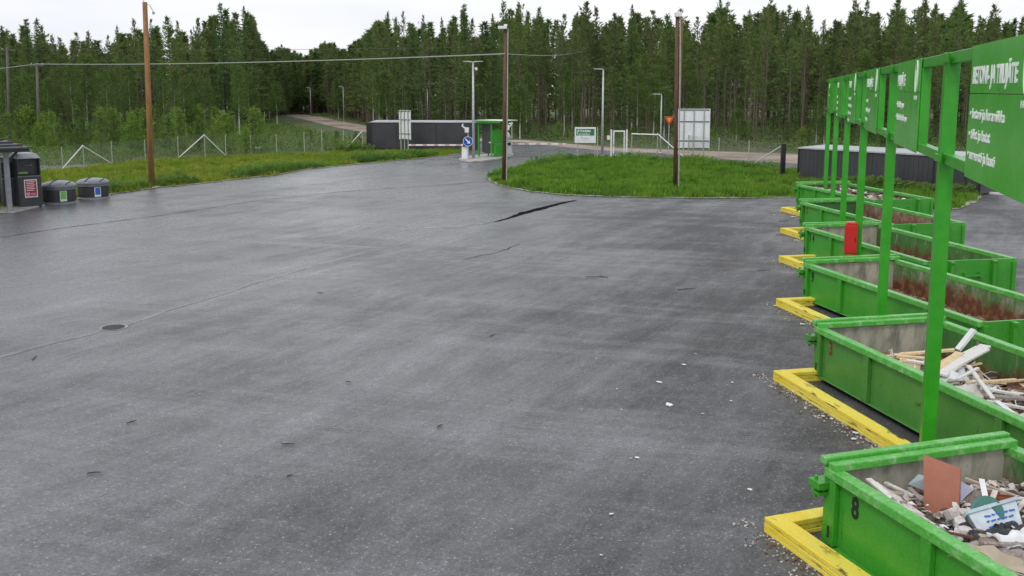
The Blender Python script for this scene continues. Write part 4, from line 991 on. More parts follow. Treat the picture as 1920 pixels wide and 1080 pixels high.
# ------------------------------------------------------------------ fences
def fence(name, label, pts, hpts, braces, wire_step=.11, extra=None):
    """pts: ground points of posts; hpts: heights"""
    o0 = Vector((pts[0][0], pts[0][1], 0)); t = thing(name, label, 'fence', o0)
    L = [Vector((p[0], p[1], 0)) - o0 for p in pts]
    for p, h in zip(L, hpts):
        b = MB(); b.tube([(p.x, p.y, 0), (p.x, p.y, h)], .035, 8); b.build('post', M['galv_post'], t)
    b = MB(); r = .0042
    for i in range(len(L) - 1):
        a, c = L[i], L[i + 1]; d = (c - a); n = max(2, int(d.length / wire_step)); dn = d.normalized(); ox = dn * r; oy = Vector((-dn.y, dn.x, 0)) * r
        for k in range(n):
            u = k / n; p = a.lerp(c, u); h = hpts[i] * (1 - u) + hpts[i + 1] * u - .06
            vs = [p - ox - oy, p + ox - oy, p + ox + oy, p - ox + oy]
            b.add([(v.x, v.y, .05) for v in vs] + [(v.x, v.y, h) for v in vs], [(0, 1, 5, 4), (1, 2, 6, 5), (2, 3, 7, 6), (3, 0, 4, 7)])
        nh = 13
        for k in range(nh):
            f = k / (nh - 1); z0 = .05 + f * (hpts[i] - .11); z1 = .05 + f * (hpts[i + 1] - .11); rr_ = .009 if k in (0, nh - 1) else .004
            b.bar((a.x, a.y, z0), (c.x, c.y, z1), rr_, rr_)
    b.build('wire_mesh', M['wire'], t)
    for (i, j) in braces:
        a = L[i] + Vector((0, -.05, hpts[i] - .08)); c = L[j] + Vector((0, -.08, .05)); b = MB(); b.tube([a, c], .035, 8); b.build('brace', M['strip_white'], t)
    return t
lf = [(-60, 338), (15, 327), (62, 322), (118, 317.5), (158, 314), (211, 308), (273, 303), (335, 297.5), (385, 295), (424, 293), (471, 292), (519, 290.5), (571, 288.5), (604, 286.5), (645, 285), (680, 284)]
ltop = [295, 287, 281, 275, 271, 265, 262, 256, 251, 252, 252, 252, 247, 243, 244, 244]
P_ = [G(x, y) for x, y in lf]
fence('wire_fence', 'long wire mesh fence with white bracing posts along the left verge', P_, [Zat(p.y, yt) for p, yt in zip(P_, ltop)], [(4, 3), (4, 5), (8, 7), (8, 9), (15, 14)])
rf = [(1184, 297), (1232, 299), (1290, 303), (1347, 308), (1403, 314), (1466, 325)]
rtop = [249, 249, 253, 258, 263, 269]
P_ = [G(x, y) for x, y in rf]
tf = fence('wire_fence', 'wire mesh fence behind the lawn from the railing to the dark end post', P_, [Zat(p.y, yt) for p, yt in zip(P_, rtop)], [(1, 2), (5, 4)])
a = P_[0] - tf.location; c = P_[1] - tf.location; b = MB(); b.tube([(a.x, a.y - .05, Zat(P_[0].y, 251)), (c.x, c.y - .05, Zat(P_[1].y, 252.5))], .045, 8); b.build('top_rail', M['strip_white'], tf)
q = G(1467, 329); b = MB(); b.box(-.13, .13, -.13, .13, 0, Zat(q.y, 269)); o = b.build('end_post', M['black'], bevel=.01); o.location = (q.x, q.y, 0); tag(o, 'thick black square post at the right end of the lawn fence', 'post')

# ------------------------------------------------------------------ bins and shelter at the left
def round_bin(px, yb, wpx, ytop, label, poster):
    q = G(px, yb - 5); s = q.y / 1800; r = wpx * s / 2; h = Zat(q.y, ytop + 5)
    t = thing('round_bin', label, 'waste bin', (q.x, q.y, 0), 0, 'half buried round waste bins at the left')
    hb = h * .62
    b = MB(); b.lathe([(r * 1.0, 0), (r * 1.0, .09), (r * .93, .10)], 40); b.build('base_ring', M['rim_grey'], t, smooth=False)
    b = MB(); n = 48; b.lathe([(r * .90, .1), (r * .92, hb * .5), (r * .93, hb)], n)
    for i in range(0, n):
        a = 2 * math.pi * i / n; cx_, cy_ = r * .925 * math.cos(a), r * .925 * math.sin(a)
        b.tube([(cx_ * .985, cy_ * .985, .1), (cx_, cy_, hb - .02)], .018, 4)
    b.build('body', M['bin_plastic'], t)
    b = MB(); b.lathe([(r * .93, hb), (r * 1.0, hb + .01), (r * 1.0, hb + .10), (r * .96, hb + .11)], 40); b.build('band', M['bin_lid'], t)
    b = MB(); pr = [(r * 1.03, hb + .112), (r * 1.04, hb + .16)]
    for i in range(1, 8):
        a = i / 8 * math.pi / 2; pr.append((r * 1.03 * math.cos(a), hb + .16 + (h - hb - .16) * math.sin(a)))
    b.lathe(pr + [(.02, h)], 40); ld = b.build('lid', M['bin_lid'], t, smooth=True)
    b = MB()
    for xx in (-.1 * r, .75 * r):
        P2 = []
        for i in range(9):
            yy = -r * .98 * math.sqrt(max(0, 1 - (xx / r) ** 2)) * (1 - i / 8); rr_ = math.hypot(xx, yy) / (1.03 * r); P2.append((xx, yy, hb + .175 + (h - hb - .16) * math.sqrt(max(0, 1 - rr_ ** 2))))
        b.tube(P2, .022, 5)
    b.build('seam', M['black'], ld)
    # curved poster on the right front
    b = MB(); a0, a1 = R(-62), R(-38); n = 8; rp = r * .955
    for i in range(n + 1):
        a = a0 + (a1 - a0) * i / n
        for z in (hb * .22, hb * .95): b.v.append((rp * math.cos(a), rp * math.sin(a), z))
    for i in range(n): b.f.append((2 * i, 2 * i + 2, 2 * i + 3, 2 * i + 1)); b.m.append(0)
    ps = b.build('poster', M['white'], t)
    b = MB(); rp += .006
    for (za, zb_, x0, x1) in ((.38, .92, .1, .9),):
        for i in range(n + 1):
            a = a0 + (a1 - a0) * (x0 + (x1 - x0) * i / n)
            for z in (hb * za, hb * zb_): b.v.append((rp * math.cos(a), rp * math.sin(a), z))
        for i in range(n): b.f.append((2 * i, 2 * i + 2, 2 * i + 3, 2 * i + 1)); b.m.append(0)
    b.build('coloured_field', poster, ps)
    return t
round_bin(112, 386, 61, 333, 'round grey lidded bin with a green poster, next to the tall bin', M['lime'])
round_bin(176, 377, 57, 328, 'round grey lidded bin with a blue poster, rightmost of the bins', M['blue'])
def tall_bin(px0, px1, yb, ytop, th, label, poster=True, depth=1.3):
    q = G(px0, yb); s = q.y / 1800; wd = (px1 - px0) * s; h = Zat(q.y, ytop)
    t = thing('tall_bin', label, 'collection bin', (q.x, q.y, 0), th, 'tall charcoal collection bins at the left')
    b = MB(); b.box(0, wd, 0, depth, .08, h * .60); b.box(0, wd, .28, depth, h * .601, h - .22); b.box(0, .05, .0, .279, h * .601, h - .22); b.box(wd - .05, wd, .0, .279, h * .601, h - .22)
    b.build('body', M['bin_plastic'], t, bevel=.012)
    b = MB(); b.add([(-.03, -.05, h - .219), (wd + .03, -.05, h - .219), (wd + .03, depth + .03, h - .219), (-.03, depth + .03, h - .219), (.12, .15, h), (wd - .12, .15, h), (wd - .12, depth - .1, h), (.12, depth - .1, h)],
                    [(0, 3, 2, 1), (4, 5, 6, 7), (0, 1, 5, 4), (1, 2, 6, 5), (2, 3, 7, 6), (3, 0, 4, 7)]); b.build('lid', M['rim_grey'], t, bevel=.02)
    b = MB(); b.box(-.01, wd + .01, -.03, .10, h * .575, h * .60); b.build('ledge', M['bin_lid'], t)
    b = MB(); b.tube([(wd * .35, .26, h * .80), (wd * .4, .18, h * .78), (wd * .65, .18, h * .78), (wd * .7, .26, h * .80)], .02, 6); b.build('handle', M['rim_grey'], t)
    b = MB(); b.box(wd * .08, wd * .5, .235, .275, h * .63, h * .665); b.build('sticker', M['lime'], t)
    b = MB()
    for x in (.08, wd - .12): b.box(x, x + .06, .05, .12, 0, .079); b.box(x, x + .06, depth - .12, depth - .05, 0, .079)
    b.build('foot', M['black'], t)
    b = MB(); b.box(.06, wd - .04, -.012, -.001, .12, h * .555); dr = b.build('door', M['bin_plastic'], t, bevel=.004)
    if poster:
        b = MB(); b.box(wd * .24, wd * .80, -.022, -.013, h * .20, h * .53); ps = b.build('poster', M['white'], dr)
        b = MB(); b.box(wd * .28, wd * .76, -.028, -.023, h * .22, h * .51); rd = b.build('red_field', M['magenta'], ps)
        b = MB()
        for i, z in enumerate((.485, .455, .425, .39, .36, .33)): b.box(wd * .33, wd * (.70 - .05 * (i % 2)), -.032, -.029, h * z - .012, h * z + .012)
        b.box(wd * .50, wd * .72, -.032, -.029, h * .27, h * .275); b.box(wd * .50, wd * .72, -.032, -.029, h * .245, h * .25)
        T = Matrix.Translation((wd * .385, -.029, h * .265)) @ rx(R(90))
        for k in range(3): b.prism([(.07 * math.cos(a), .07 * math.sin(a)) for a in [k * 2.09 + j * .35 for j in range(5)]] + [(.035 * math.cos(a), .035 * math.sin(a)) for a in [k * 2.09 + 1.4 - j * .35 for j in range(5)]], 0, .004, 0, T)
        b.build('print', M['text_white'], rd)
    return t
tall_bin(38, 79, 392, 289, R(42), 'tall charcoal collection bin with a magenta poster beside the round bins', True, 1.35)
tall_bin(8, 34, 391, 296, R(42), 'tall charcoal collection bin half hidden behind the shelter post', False, 1.2)
# shelter
q = G(19, 400); qx = q.x; qy = q.y
t = thing('bin_shelter', 'small open shelter with a dark tiled roof on pale posts at the left edge', 'shelter', (qx, qy, 0), R(42))
ze = 2.62
for x, y in ((0, 0), (-3.6, 0), (.3, 2.6), (-3.6, 2.6)):
    b = MB(); b.box(x - .09, x + .09, y - .09, y + .09, 0, ze); b.build('post', M['rim_grey'] if y == 0 else M['charcoal_trim'], t)
b = MB(); b.box(-4.3, .75, -.65, 3.3, ze, ze + .14); b.build('fascia', M['charcoal_trim'], t)
b = MB(); b.add([(-4.4, -.75, ze + .141), (.85, -.75, ze + .141), (.85, 3.4, ze + .141), (-4.4, 3.4, ze + .141), (-1.2, 1.3, ze + .95), (-2.6, 1.3, ze + .95)], [(0, 1, 4, 5), (1, 2, 4), (2, 3, 5, 4), (3, 0, 5), (3, 2, 1, 0)])
rf_ = b.build('roof', M['roof_tile'], t)
b = MB()
for i in range(7):
    f = i / 7; x0, x1 = -4.4 + f * 1.8, .85 - f * 2.05; y0 = -.75 + 2.05 * f; z = ze + .16 + .80 * f
    b.box(x0, x1, y0 - .02, y0 + .02, z - .005, z + .03)
    xx = .85 - f * 2.05; b.box(xx - .02, xx + .02, -.75 + 2.05 * f, 3.4 - 2.1 * f, z - .005, z + .03)
b.build('tile_step', M['charcoal_trim'], rf_)
b = MB(); b.bar((0, -.02, ze - .5), (.45, 0, ze - .02), .08, .08); b.build('brace', M['charcoal_trim'], t)
b = MB(); b.box(-3.5, .35, -.5, 2.2, .012, .09); o = b.build('concrete_slab', M['concrete'], bevel=.02); o.location = (qx - .1, qy + .35, 0); tag(o, kind='structure')

# ------------------------------------------------------------------ grass, scrub (ground cover)
def inside(p, poly):
    x, y = p; c = False; n = len(poly); j = n - 1
    for i in range(n):
        xi, yi = poly[i]; xj, yj = poly[j]
        if (yi > y) != (yj > y) and x < (xj - xi) * (y - yi) / (yj - yi) + xi: c = not c
        j = i
    return c
def tufts(name, label, poly, n, h, m, seed, blades=5, spread=.09, width=.03, dens_fn=None, mats=None):
    rr = random.Random(seed); xs = [p[0] for p in poly]; ys = [p[1] for p in poly]; b = MB(); c = 0; tries = 0
    while c < n and tries < n * 12:
        tries += 1
        x = rr.uniform(min(xs), max(xs)); y = rr.uniform(min(ys), max(ys))
        if not inside((x, y), poly): continue
        if dens_fn and rr.random() > dens_fn(x, y): continue
        cl = noise.noise(Vector((x * .9, y * .9, seed * 2.7))) + .6 * noise.noise(Vector((x * 2.6, y * 2.6, seed)))
        if cl < -.22 and rr.random() < .8: continue
        c += 1; hh = h * rr.uniform(.5, 1.35) * (.6 + .9 * max(0, cl + .35)); mi = 0 if not mats else max(0, min(len(mats) - 1, int((noise.noise(Vector((x * .5, y * .5, seed + 9))) * 1.3 + .5 + rr.gauss(0, .22)) * len(mats))))
        for k in range(blades):
            a = rr.uniform(0, 6.28); ox = x + rr.gauss(0, spread); oy = y + rr.gauss(0, spread); l = rr.uniform(.1, .6) * hh; w2 = width * rr.uniform(.6, 1.4); ca, sa = math.cos(a), math.sin(a)
            v = len(b.v); b.v += [(ox - sa * w2, oy + ca * w2, .02), (ox + sa * w2, oy - ca * w2, .02), (ox + ca * l, oy + sa * l, hh)]; b.f.append((v, v + 1, v + 2)); b.m.append(mi)
    return tag(b.build(name, mats or m), label, 'grass', kind='stuff')
in_view = lambda x, y: 1 if abs(x) < y * .58 + 3 else .15
tufts('lawn_grass', 'long green grass of the lawn right of the entrance road', lawn_poly, 19000, .27, None, 1, 6, .12, .03, mats=[M['weed'], M['grass'], M['grass'], M['grass']])
tufts('verge_grass', 'yellow green grass of the verge between the asphalt and the left fence', verge_poly, 16000, .22, None, 2, 6, .12, .03, in_view, mats=[M['grass'], M['grass_dry'], M['grass_dry'], M['grass_dry']])
# taller weeds along the asphalt edge of the verge and lawn back edge, and along the sheds
def along(name, label, pl, n, h, m, seed, off=(0, 1.4), width=.05):
    rr = random.Random(seed); b = MB()
    seg = [(Vector(pl[i]), Vector(pl[i + 1])) for i in range(len(pl) - 1)]; Ls = [(c - a).length for a, c in seg]; tot = sum(Ls)
    for i in range(n):
        u = rr.uniform(0, tot); k = 0
        while k < len(Ls) - 1 and u > Ls[k]: u -= Ls[k]; k += 1
        a, c = seg[k]; d = (c - a).normalized(); p = a + d * u + Vector((-d.y, d.x)) * rr.uniform(*off)
        f = noise.noise(Vector((p.x * .25, p.y * .25, seed)));
        if f < -.15: continue
        hh = h * (1 + f * 1.5) * rr.uniform(.5, 1.2)
        for q_ in range(9):
            a_ = rr.uniform(0, 6.28); z = hh * rr.uniform(.1, 1); rad = .22 * (1 - z / hh * .6); x = p.x + rad * math.cos(a_) * rr.random(); y = p.y + rad * math.sin(a_) * rr.random(); s = width * rr.uniform(.7, 1.6)
            v = len(b.v); b.v += [(x - s, y, z), (x + s * .3, y - s, z + s * .5), (x + s * .6, y + s * .4, z + s * 1.5)]; b.f.append((v, v + 1, v + 2)); b.m.append(0)
    return tag(b.build(name, m), label, 'weeds', kind='stuff')
vf = [p for p in verge_front[4:]]
along('verge_weeds', 'leafy dark green weeds along the asphalt edge of the left verge', vf, 2600, .42, M['weed'], 5, (.1, 1.9))
along('lawn_weeds', 'leafy weeds behind the notice board and along the lawn edge', Gs([(985, 312), (1040, 303), (1080, 298), (1120, 297), (1235, 300), (1347, 307), (1466, 319)]), 1500, .38, M['weed'], 6, (-1.4, .2))
along('shed_weeds', 'pale weeds growing along the foot of the shed behind the skips', Gs([(1497, 341), (1830, 369)]), 900, .5, M['scrub'], 7, (-.7, -.1), .06)
along('building_weeds', 'green weeds at the left corner of the long grey container', Gs([(640, 287), (697, 284)]), 160, .6, M['young_leaf'], 8, (-.4, 1.5), .08)
# scrub beyond the fences
scrub_poly = Gs([(-400, 360), (20, 327), (118, 316), (273, 301), (424, 292), (604, 285), (690, 282), (690, 276), (640, 262), (600, 252), (560, 240), (500, 229), (470, 226), (300, 232), (0, 232), (-400, 240)])
def scrub(name, label, poly, n, hmax, mats, seed, s=.13):
    rr = random.Random(seed); xs = [p[0] for p in poly]; ys = [p[1] for p in poly]; b = MB(); c = 0; tries = 0
    while c < n and tries < n * 10:
        tries += 1; x = rr.uniform(min(xs), max(xs)); y = rr.uniform(min(ys), max(ys))
        if abs(x) > y * .60 + 4 or not inside((x, y), poly): continue
        c += 1; hh = hmax * max(.12, .5 + .9 * noise.noise(Vector((x * .13, y * .13, seed)))) ; mi = rr.randrange(len(mats))
        for k in range(12):
            z = rr.uniform(.03, hh); ox = x + rr.gauss(0, .3); oy = y + rr.gauss(0, .3); q_ = s * rr.uniform(.5, 1.4); a = rr.uniform(0, 6.28)
            v = len(b.v); b.v += [(ox, oy, z), (ox + q_ * math.cos(a), oy + q_ * math.sin(a), z + q_ * rr.uniform(-.3, .8)), (ox + q_ * math.cos(a + 1.1), oy + q_ * math.sin(a + 1.1), z + q_ * rr.uniform(.2, 1))]
            b.f.append((v, v + 1, v + 2)); b.m.append(mi)
    return tag(b.build(name, mats), label, 'undergrowth', kind='stuff')
scrub('scrub_cover', 'low green scrub on the ground beyond the left fence', scrub_poly, 9500, .85, [M['scrub'], M['young_leaf'], M['scrub'], M['weed']], 21)
heath = Gs([(560, 214), (640, 224), (720, 236), (930, 259), (985, 261), (1150, 275), (1300, 281), (1495, 287), (1750, 295), (2000, 300), (2050, 240), (1500, 236), (900, 228), (700, 215)])
scrub('heath_cover', 'low heath and seedlings in front of the forest beyond the gravel road', heath, 6500, .8, [M['scrub'], M['scrub'], M['weed'], M['twig']], 22, .15)

q = G(487, 281); b = MB(); rr = random.Random(3)
b.prism([(.42 * math.cos(k * .785) * rr.uniform(.8, 1.2), .3 * math.sin(k * .785) * rr.uniform(.8, 1.2)) for k in range(8)], 0, .26)
o = b.build('boulder', M['wood_white'], bevel=.09); o.location = (q.x, q.y, 0); tag(o, 'pale boulder lying in the scrub just beyond the left wire fence', 'boulder')

# ------------------------------------------------------------------ trees
def rot_dir(az, el): return Vector((math.cos(az) * math.cos(el), math.sin(az) * math.cos(el), math.sin(el)))
def needle(b, p, d, s, rr, mi=0):
    up = Vector((rr.gauss(0, 1), rr.gauss(0, 1), rr.gauss(0, 1))).normalized(); n = d.cross(up)
    if n.length < 1e-3: n = Vector((1, 0, 0))
    n.normalize(); a = p - n * s * .24; c = p + n * s * .24; e = p + d * s * rr.uniform(1., 1.6) + up * s * .15
    v = len(b.v); b.v += [tuple(a), tuple(c), tuple(e)]; b.f.append((v, v + 1, v + 2)); b.m.append(mi)
def conifer(seed, h, kind):
    """unit design in metres, returns (crown, trunk) builders"""
    rr = random.Random(seed); cr_ = MB(); tr = MB()
    lean = Vector((rr.gauss(0, .02), rr.gauss(0, .02), 0)); r0 = .0068 * h + .015
    axis = lambda z: lean * z + Vector((.08 * math.sin(z * .6 + seed), .06 * math.cos(z * .5 + seed), 0)) * (z / h) + Vector((0, 0, z))
    tr.tube([axis(h * i / 8) for i in range(9)], [r0 * (1 - .92 * i / 8) for i in range(9)], 7)
    base = {'pine': rr.uniform(.42, .58), 'spruce': rr.uniform(.10, .22), 'thin': rr.uniform(.52, .66)}[kind]
    Rm = {'pine': .142, 'spruce': .13, 'thin': .115}[kind] * h
    z = base * h; az = rr.uniform(0, 6)
    while z < h * .985:
        f = (z - base * h) / (h * (1 - base))
        if kind == 'spruce': rad = Rm * (1 - f) ** .9 * rr.uniform(.75, 1.15)
        else: rad = Rm * min(1, (1 - f) ** .8 * 1.15) * rr.uniform(.55, 1.2) * min(1, .55 + f * 2.2)
        rad = max(rad, .12); nb = rr.choice((4, 5, 5, 6)) if kind != 'thin' else rr.choice((3, 4, 5))
        for k in range(nb):
            a = az + k * 6.283 / nb + rr.uniform(-.35, .35); R_ = rad * rr.choice((rr.uniform(.4, .8), rr.uniform(.7, 1.3)))
            el = (R(-14) + f * R(60)) if kind == 'spruce' else (R(2) + f * R(64)) + rr.gauss(0, .12)
            d = rot_dir(a, el); p0 = axis(z + rr.uniform(-.08, .08)); tip = p0 + d * R_
            w_ = .012 + .008 * R_; s_ = d.cross(Vector((0, 0, 1))).normalized() * w_; v = len(tr.v)
            tr.v += [tuple(p0 - s_), tuple(p0 + s_), tuple(tip), tuple(p0 + Vector((0, 0, w_ * 1.6)))]; tr.f += [(v, v + 1, v + 2), (v, v + 2, v + 3)]; tr.m += [0, 0]
            n = max(2, int(R_ * (8.5 if kind == 'spruce' else 6.8) * (1 - .45 * max(0, f - .55) / .45)))
            for i in range(n):
                t = rr.uniform(.25 if kind != 'spruce' else .12, 1.05); p = p0 + d * R_ * t
                sd = d.cross(Vector((0, 0, 1))).normalized() * rr.gauss(0, .17 * R_ * (1.2 - t * .6)); p = p + sd + Vector((0, 0, rr.gauss(.0, .07) - (.06 if kind == 'spruce' else -.04)))
                dd = (d * .8 + sd.normalized() * .7 * (1 if rr.random() < .8 else 0) + Vector((0, 0, rr.uniform(.0, .7) if kind != 'spruce' else rr.uniform(-.5, .25)))).normalized()
                for _ in range(3): needle(cr_, p + Vector((rr.gauss(0, .06), rr.gauss(0, .06), rr.gauss(0, .06))), dd, rr.uniform(.13, .30), rr)
        az += .9; z += (.30 + .12 * rr.random()) * (1.15 - .45 * f) * (1 if kind != 'thin' else 1.25)
    top = axis(h * .97)
    for i in range(8): needle(cr_, top + Vector((0, 0, i * .03)), rot_dir(rr.uniform(0, 6), R(60)), .2, rr)
    z = .12 * h
    while z < base * h * 1.05:                     # dead lower branches
        for k in range(rr.choice((2, 3, 4))):
            a = rr.uniform(0, 6.28); L = Rm * rr.uniform(.25, .75); d = rot_dir(a, rr.uniform(-.35, .15)); p0 = axis(z); s_ = Vector((0, 0, .014)); v = len(tr.v)
            tr.v += [tuple(p0 - s_), tuple(p0 + s_), tuple(p0 + d * L)]; tr.f.append((v, v + 1, v + 2)); tr.m.append(0)
        z += .22
    return cr_, tr
def broadleaf(seed, h, kind='birch'):
    rr = random.Random(seed); cr_ = MB(); tr = MB(); lean = Vector((rr.gauss(0, .03), rr.gauss(0, .03), 0)); r0 = .008 * h + .015
    axis = lambda z: lean * z + Vector((.12 * math.sin(z * .7 + seed), .1 * math.cos(z * .6), 0)) * (z / h) + Vector((0, 0, z))
    tr.tube([axis(h * i / 7) for i in range(8)], [r0 * (1 - .9 * i / 7) for i in range(8)], 7)
    base = .28 if kind == 'birch' else .06; Rm = (.19 if kind == 'birch' else .30) * h; nb = 50 if kind == 'birch' else 26
    for i in range(nb):
        f = (i + rr.random()) / nb; z = h * (base + (1 - base) * f * .97); rad = Rm * math.sin(math.pi * min(1, .14 + f * .82)) ** .7 * rr.uniform(.5, 1.15)
        a = i * 2.4 + rr.uniform(-.4, .4); d = rot_dir(a, R(20) + f * R(45)); p0 = axis(z); tip = p0 + d * rad; s_ = d.cross(Vector((0, 0, 1))).normalized() * .014; v = len(tr.v)
        tr.v += [tuple(p0 - s_), tuple(p0 + s_), tuple(tip)]; tr.f.append((v, v + 1, v + 2)); tr.m.append(0)
        nl = int(26 + 30 * rad)
        for q_ in range(nl):
            t = rr.uniform(.25, 1.1); p = p0 + d * rad * t + Vector((rr.gauss(0, .22), rr.gauss(0, .22), rr.gauss(-.05, .2))) * (.6 + rad * .4) * (1 if kind == 'birch' else .7)
            s = rr.uniform(.13, .27) * (1 if kind == 'birch' else .7); u = rot_dir(rr.uniform(0, 6.28), rr.uniform(-1, 1)); w2 = rot_dir(rr.uniform(0, 6.28), rr.uniform(-1, 1)); v = len(cr_.v)
            cr_.v += [tuple(p), tuple(p + u * s), tuple(p + (u + w2) * s * .7)]; cr_.f.append((v, v + 1, v + 2)); cr_.m.append(0)
    return cr_, tr
PROTO = []
def proto(kind, nm, crm, trm, builder):
    c_, t_ = builder; PROTO.append(dict(kind=kind, nm=nm, h=0, crown=c_.mesh(nm + '_crown', crm), trunk=t_.mesh(nm + '_trunk', trm), cb=c_, tb=t_)); return PROTO[-1]
pines = [proto('pine', 'pine', M[['pine', 'darkpine', 'pine'][i % 3]], M['bark'], conifer(100 + i, 14, 'pine')) for i in range(8)]
thins = [proto('thin', 'pine', M[['darkpine', 'pine', 'darkpine'][i]], M['bark'], conifer(200 + i, 14, 'thin')) for i in range(3)]
spruces = [proto('spruce', 'spruce', M['spruce'], M['bark_dark'], conifer(300 + i, 14, 'spruce')) for i in range(3)]
birches = [proto('birch', 'birch', M['birch_leaf'], M['birch_bark'], broadleaf(400 + i, 10)) for i in range(4)]
bushes = [proto('bush', 'bush', M[['young_leaf', 'birch_leaf'][i % 2]], M['bark'], broadleaf(500 + i, 3, 'bush')) for i in range(4)]
ypines = [proto('young', 'young_pine', M['pine'], M['bark'], conifer(600 + i, 4, 'spruce')) for i in range(2)]
PH = {'pine': 14, 'thin': 14, 'spruce': 14, 'birch': 10, 'bush': 3, 'young': 4}
def where(px):
    marks = [(-200, 'beyond the bins'), (60, 'above the bin shelter'), (130, 'above the round bins'), (240, 'just left of the reddish pole'), (330, 'just right of the reddish pole'), (430, 'behind the left fence'), (520, 'left of the gravel track'),
             (640, 'behind the gravel track'), (720, 'left of the tall white board'), (800, 'above the long grey container'), (880, 'left of the double lamp post'), (960, 'above the green booth'), (1050, 'right of the barrier boom'),
             (1125, 'above the notice board'), (1190, 'above the gate frame'), (1265, 'left of the dark lawn pole'), (1340, 'above the big white board'), (1440, 'above the lawn fence'), (1550, 'behind the shed corner'), (1680, 'behind the far sign panels'), (1800, 'behind the middle sign panels'), (4000, 'behind the nearest sign panel')]
    for i in range(len(marks) - 1, -1, -1):
        if px >= marks[i][0] - 0 and i < len(marks) - 1: return marks[i + 1][1]
    return marks[0][1]
used_lab = {}
words = {'pine': 'dark pine with bare lower trunk', 'thin': 'slender sparse pine', 'spruce': 'spruce branched to the ground', 'birch': 'light green birch', 'bush': 'bright green bush', 'young': 'small young pine'}
cats = {'pine': 'pine', 'thin': 'pine', 'spruce': 'spruce', 'birch': 'birch', 'bush': 'bush', 'young': 'young pine'}
names = {'pine': 'pine_tree', 'thin': 'pine_tree', 'spruce': 'spruce_tree', 'birch': 'birch_tree', 'bush': 'bush', 'young': 'young_pine'}
def put_tree(pr, x, y, h, px, depthword):
    t = bpy.data.objects.new(names[pr['kind']], None); sc.collection.objects.link(t); t.location = (x, y, 0); s = h / PH[pr['kind']]
    wxy = random.uniform(.68, 1.22) * (s * .5 + .5) if pr['kind'] not in ('bush', 'young') else s * random.uniform(.9, 1.3)
    t.scale = (wxy, wxy, s); t.rotation_euler = (0, 0, random.uniform(0, 6.28)); t.empty_display_size = .3
    lab = '%s, %s, %s' % (words[pr['kind']], depthword, where(px))
    tag(t, lab, cats[pr['kind']], '%s %s' % ({'pine': 'pines', 'thin': 'slender pines', 'spruce': 'spruces', 'birch': 'birches', 'bush': 'bushes', 'young': 'young pines'}[pr['kind']], where(px)))
    for nm, me in (('trunk', pr['trunk']), ('crown', pr['crown'])):
        o = bpy.data.objects.new(nm, me); sc.collection.objects.link(o); o.parent = t
    return t
def interp(tab, x):
    if x <= tab[0][0]: return tab[0][1]
    for (a, b_), (c, d) in zip(tab, tab[1:]):
        if x <= c: return b_ + (d - b_) * (x - a) / (c - a)
    return tab[-1][1]
D0T = [(-200, 104), (0, 106), (300, 108), (450, 112), (500, 150), (545, 196), (610, 190), (680, 140), (720, 112), (900, 108), (1200, 104), (1500, 96), (1920, 88), (2200, 84)]
peaks = [(-40, 50), (-10, 60), (25, 45), (57, 32), (87, 30), (110, 65), (130, 68), (157, 60), (178, 58), (210, 65), (233, 48), (262, 34), (293, 35), (327, 30), (343, 38), (370, 55), (383, 33), (425, 3), (465, 8), (480, 26), (505, 92), (535, 82), (568, 95), (585, 90), (615, 75), (628, 78), (650, 90), (672, 72), (690, 60),
         (708, 38), (730, 22), (760, 18), (775, 40), (800, 25), (830, 28), (872, 5), (885, 35), (925, 22), (950, 0), (975, 3), (990, 20), (1010, 12), (1052, 25), (1095, 2), (1110, 12), (1150, 22), (1180, 5), (1218, 18), (1250, 25), (1272, 15), (1305, 28), (1340, -5), (1357, 2), (1394, 18), (1430, -10), (1468, 5), (1502, 10), (1530, 35), (1553, 32), (1590, 0),
         (1612, -10), (1640, 20), (1670, -5), (1700, 15), (1720, -10), (1740, 5), (1785, -10), (1820, 25), (1852, 5), (1880, 30), (1905, 18), (1940, 5), (1970, 15)]
env = sorted(peaks)
random.seed(11)
for i, (px, yt) in enumerate(peaks):
    D = interp(D0T, px) + random.uniform(3, 12); h = Zat(D, yt + 2); 
    pr = random.choice(spruces) if (px in (25, 57, 87, 425, 465, 872) or random.random() < .12) else random.choice(pines if random.random() < .7 else thins)
    put_tree(pr, Xat(D, px), D, h, px, 'topping the skyline')
rows = [(0, 'front row of forest', 42, (55, 125)), (9, 'second row of forest', 44, (35, 85)), (19, 'deep in forest', 44, (18, 60)), (30, 'far inside forest', 30, (10, 45))]
for off, dw, n, (d0, d1) in rows:
    for i in range(n):
        px = -70 + 2070 * (i + random.uniform(.1, .9)) / n; D = interp(D0T, px) + off + random.uniform(-3, 4); e = interp(env, px)
        h = max(6.5, Zat(D, e + random.uniform(d0, d1)))
        left = px < 520
        r_ = random.random()
        if off < 5: pr = random.choice(birches) if r_ < (.72 if left else .26) else random.choice(spruces if r_ > (.93 if not left else .8) else pines + thins)
        else: pr = random.choice(birches) if r_ < (.35 if left else .12) else random.choice(pines + thins + (spruces[:1] if r_ > .85 else []))
        if pr['kind'] == 'birch': h = min(h, random.uniform(7, 10.5))
        put_tree(pr, Xat(D, px), D, h, px, dw)
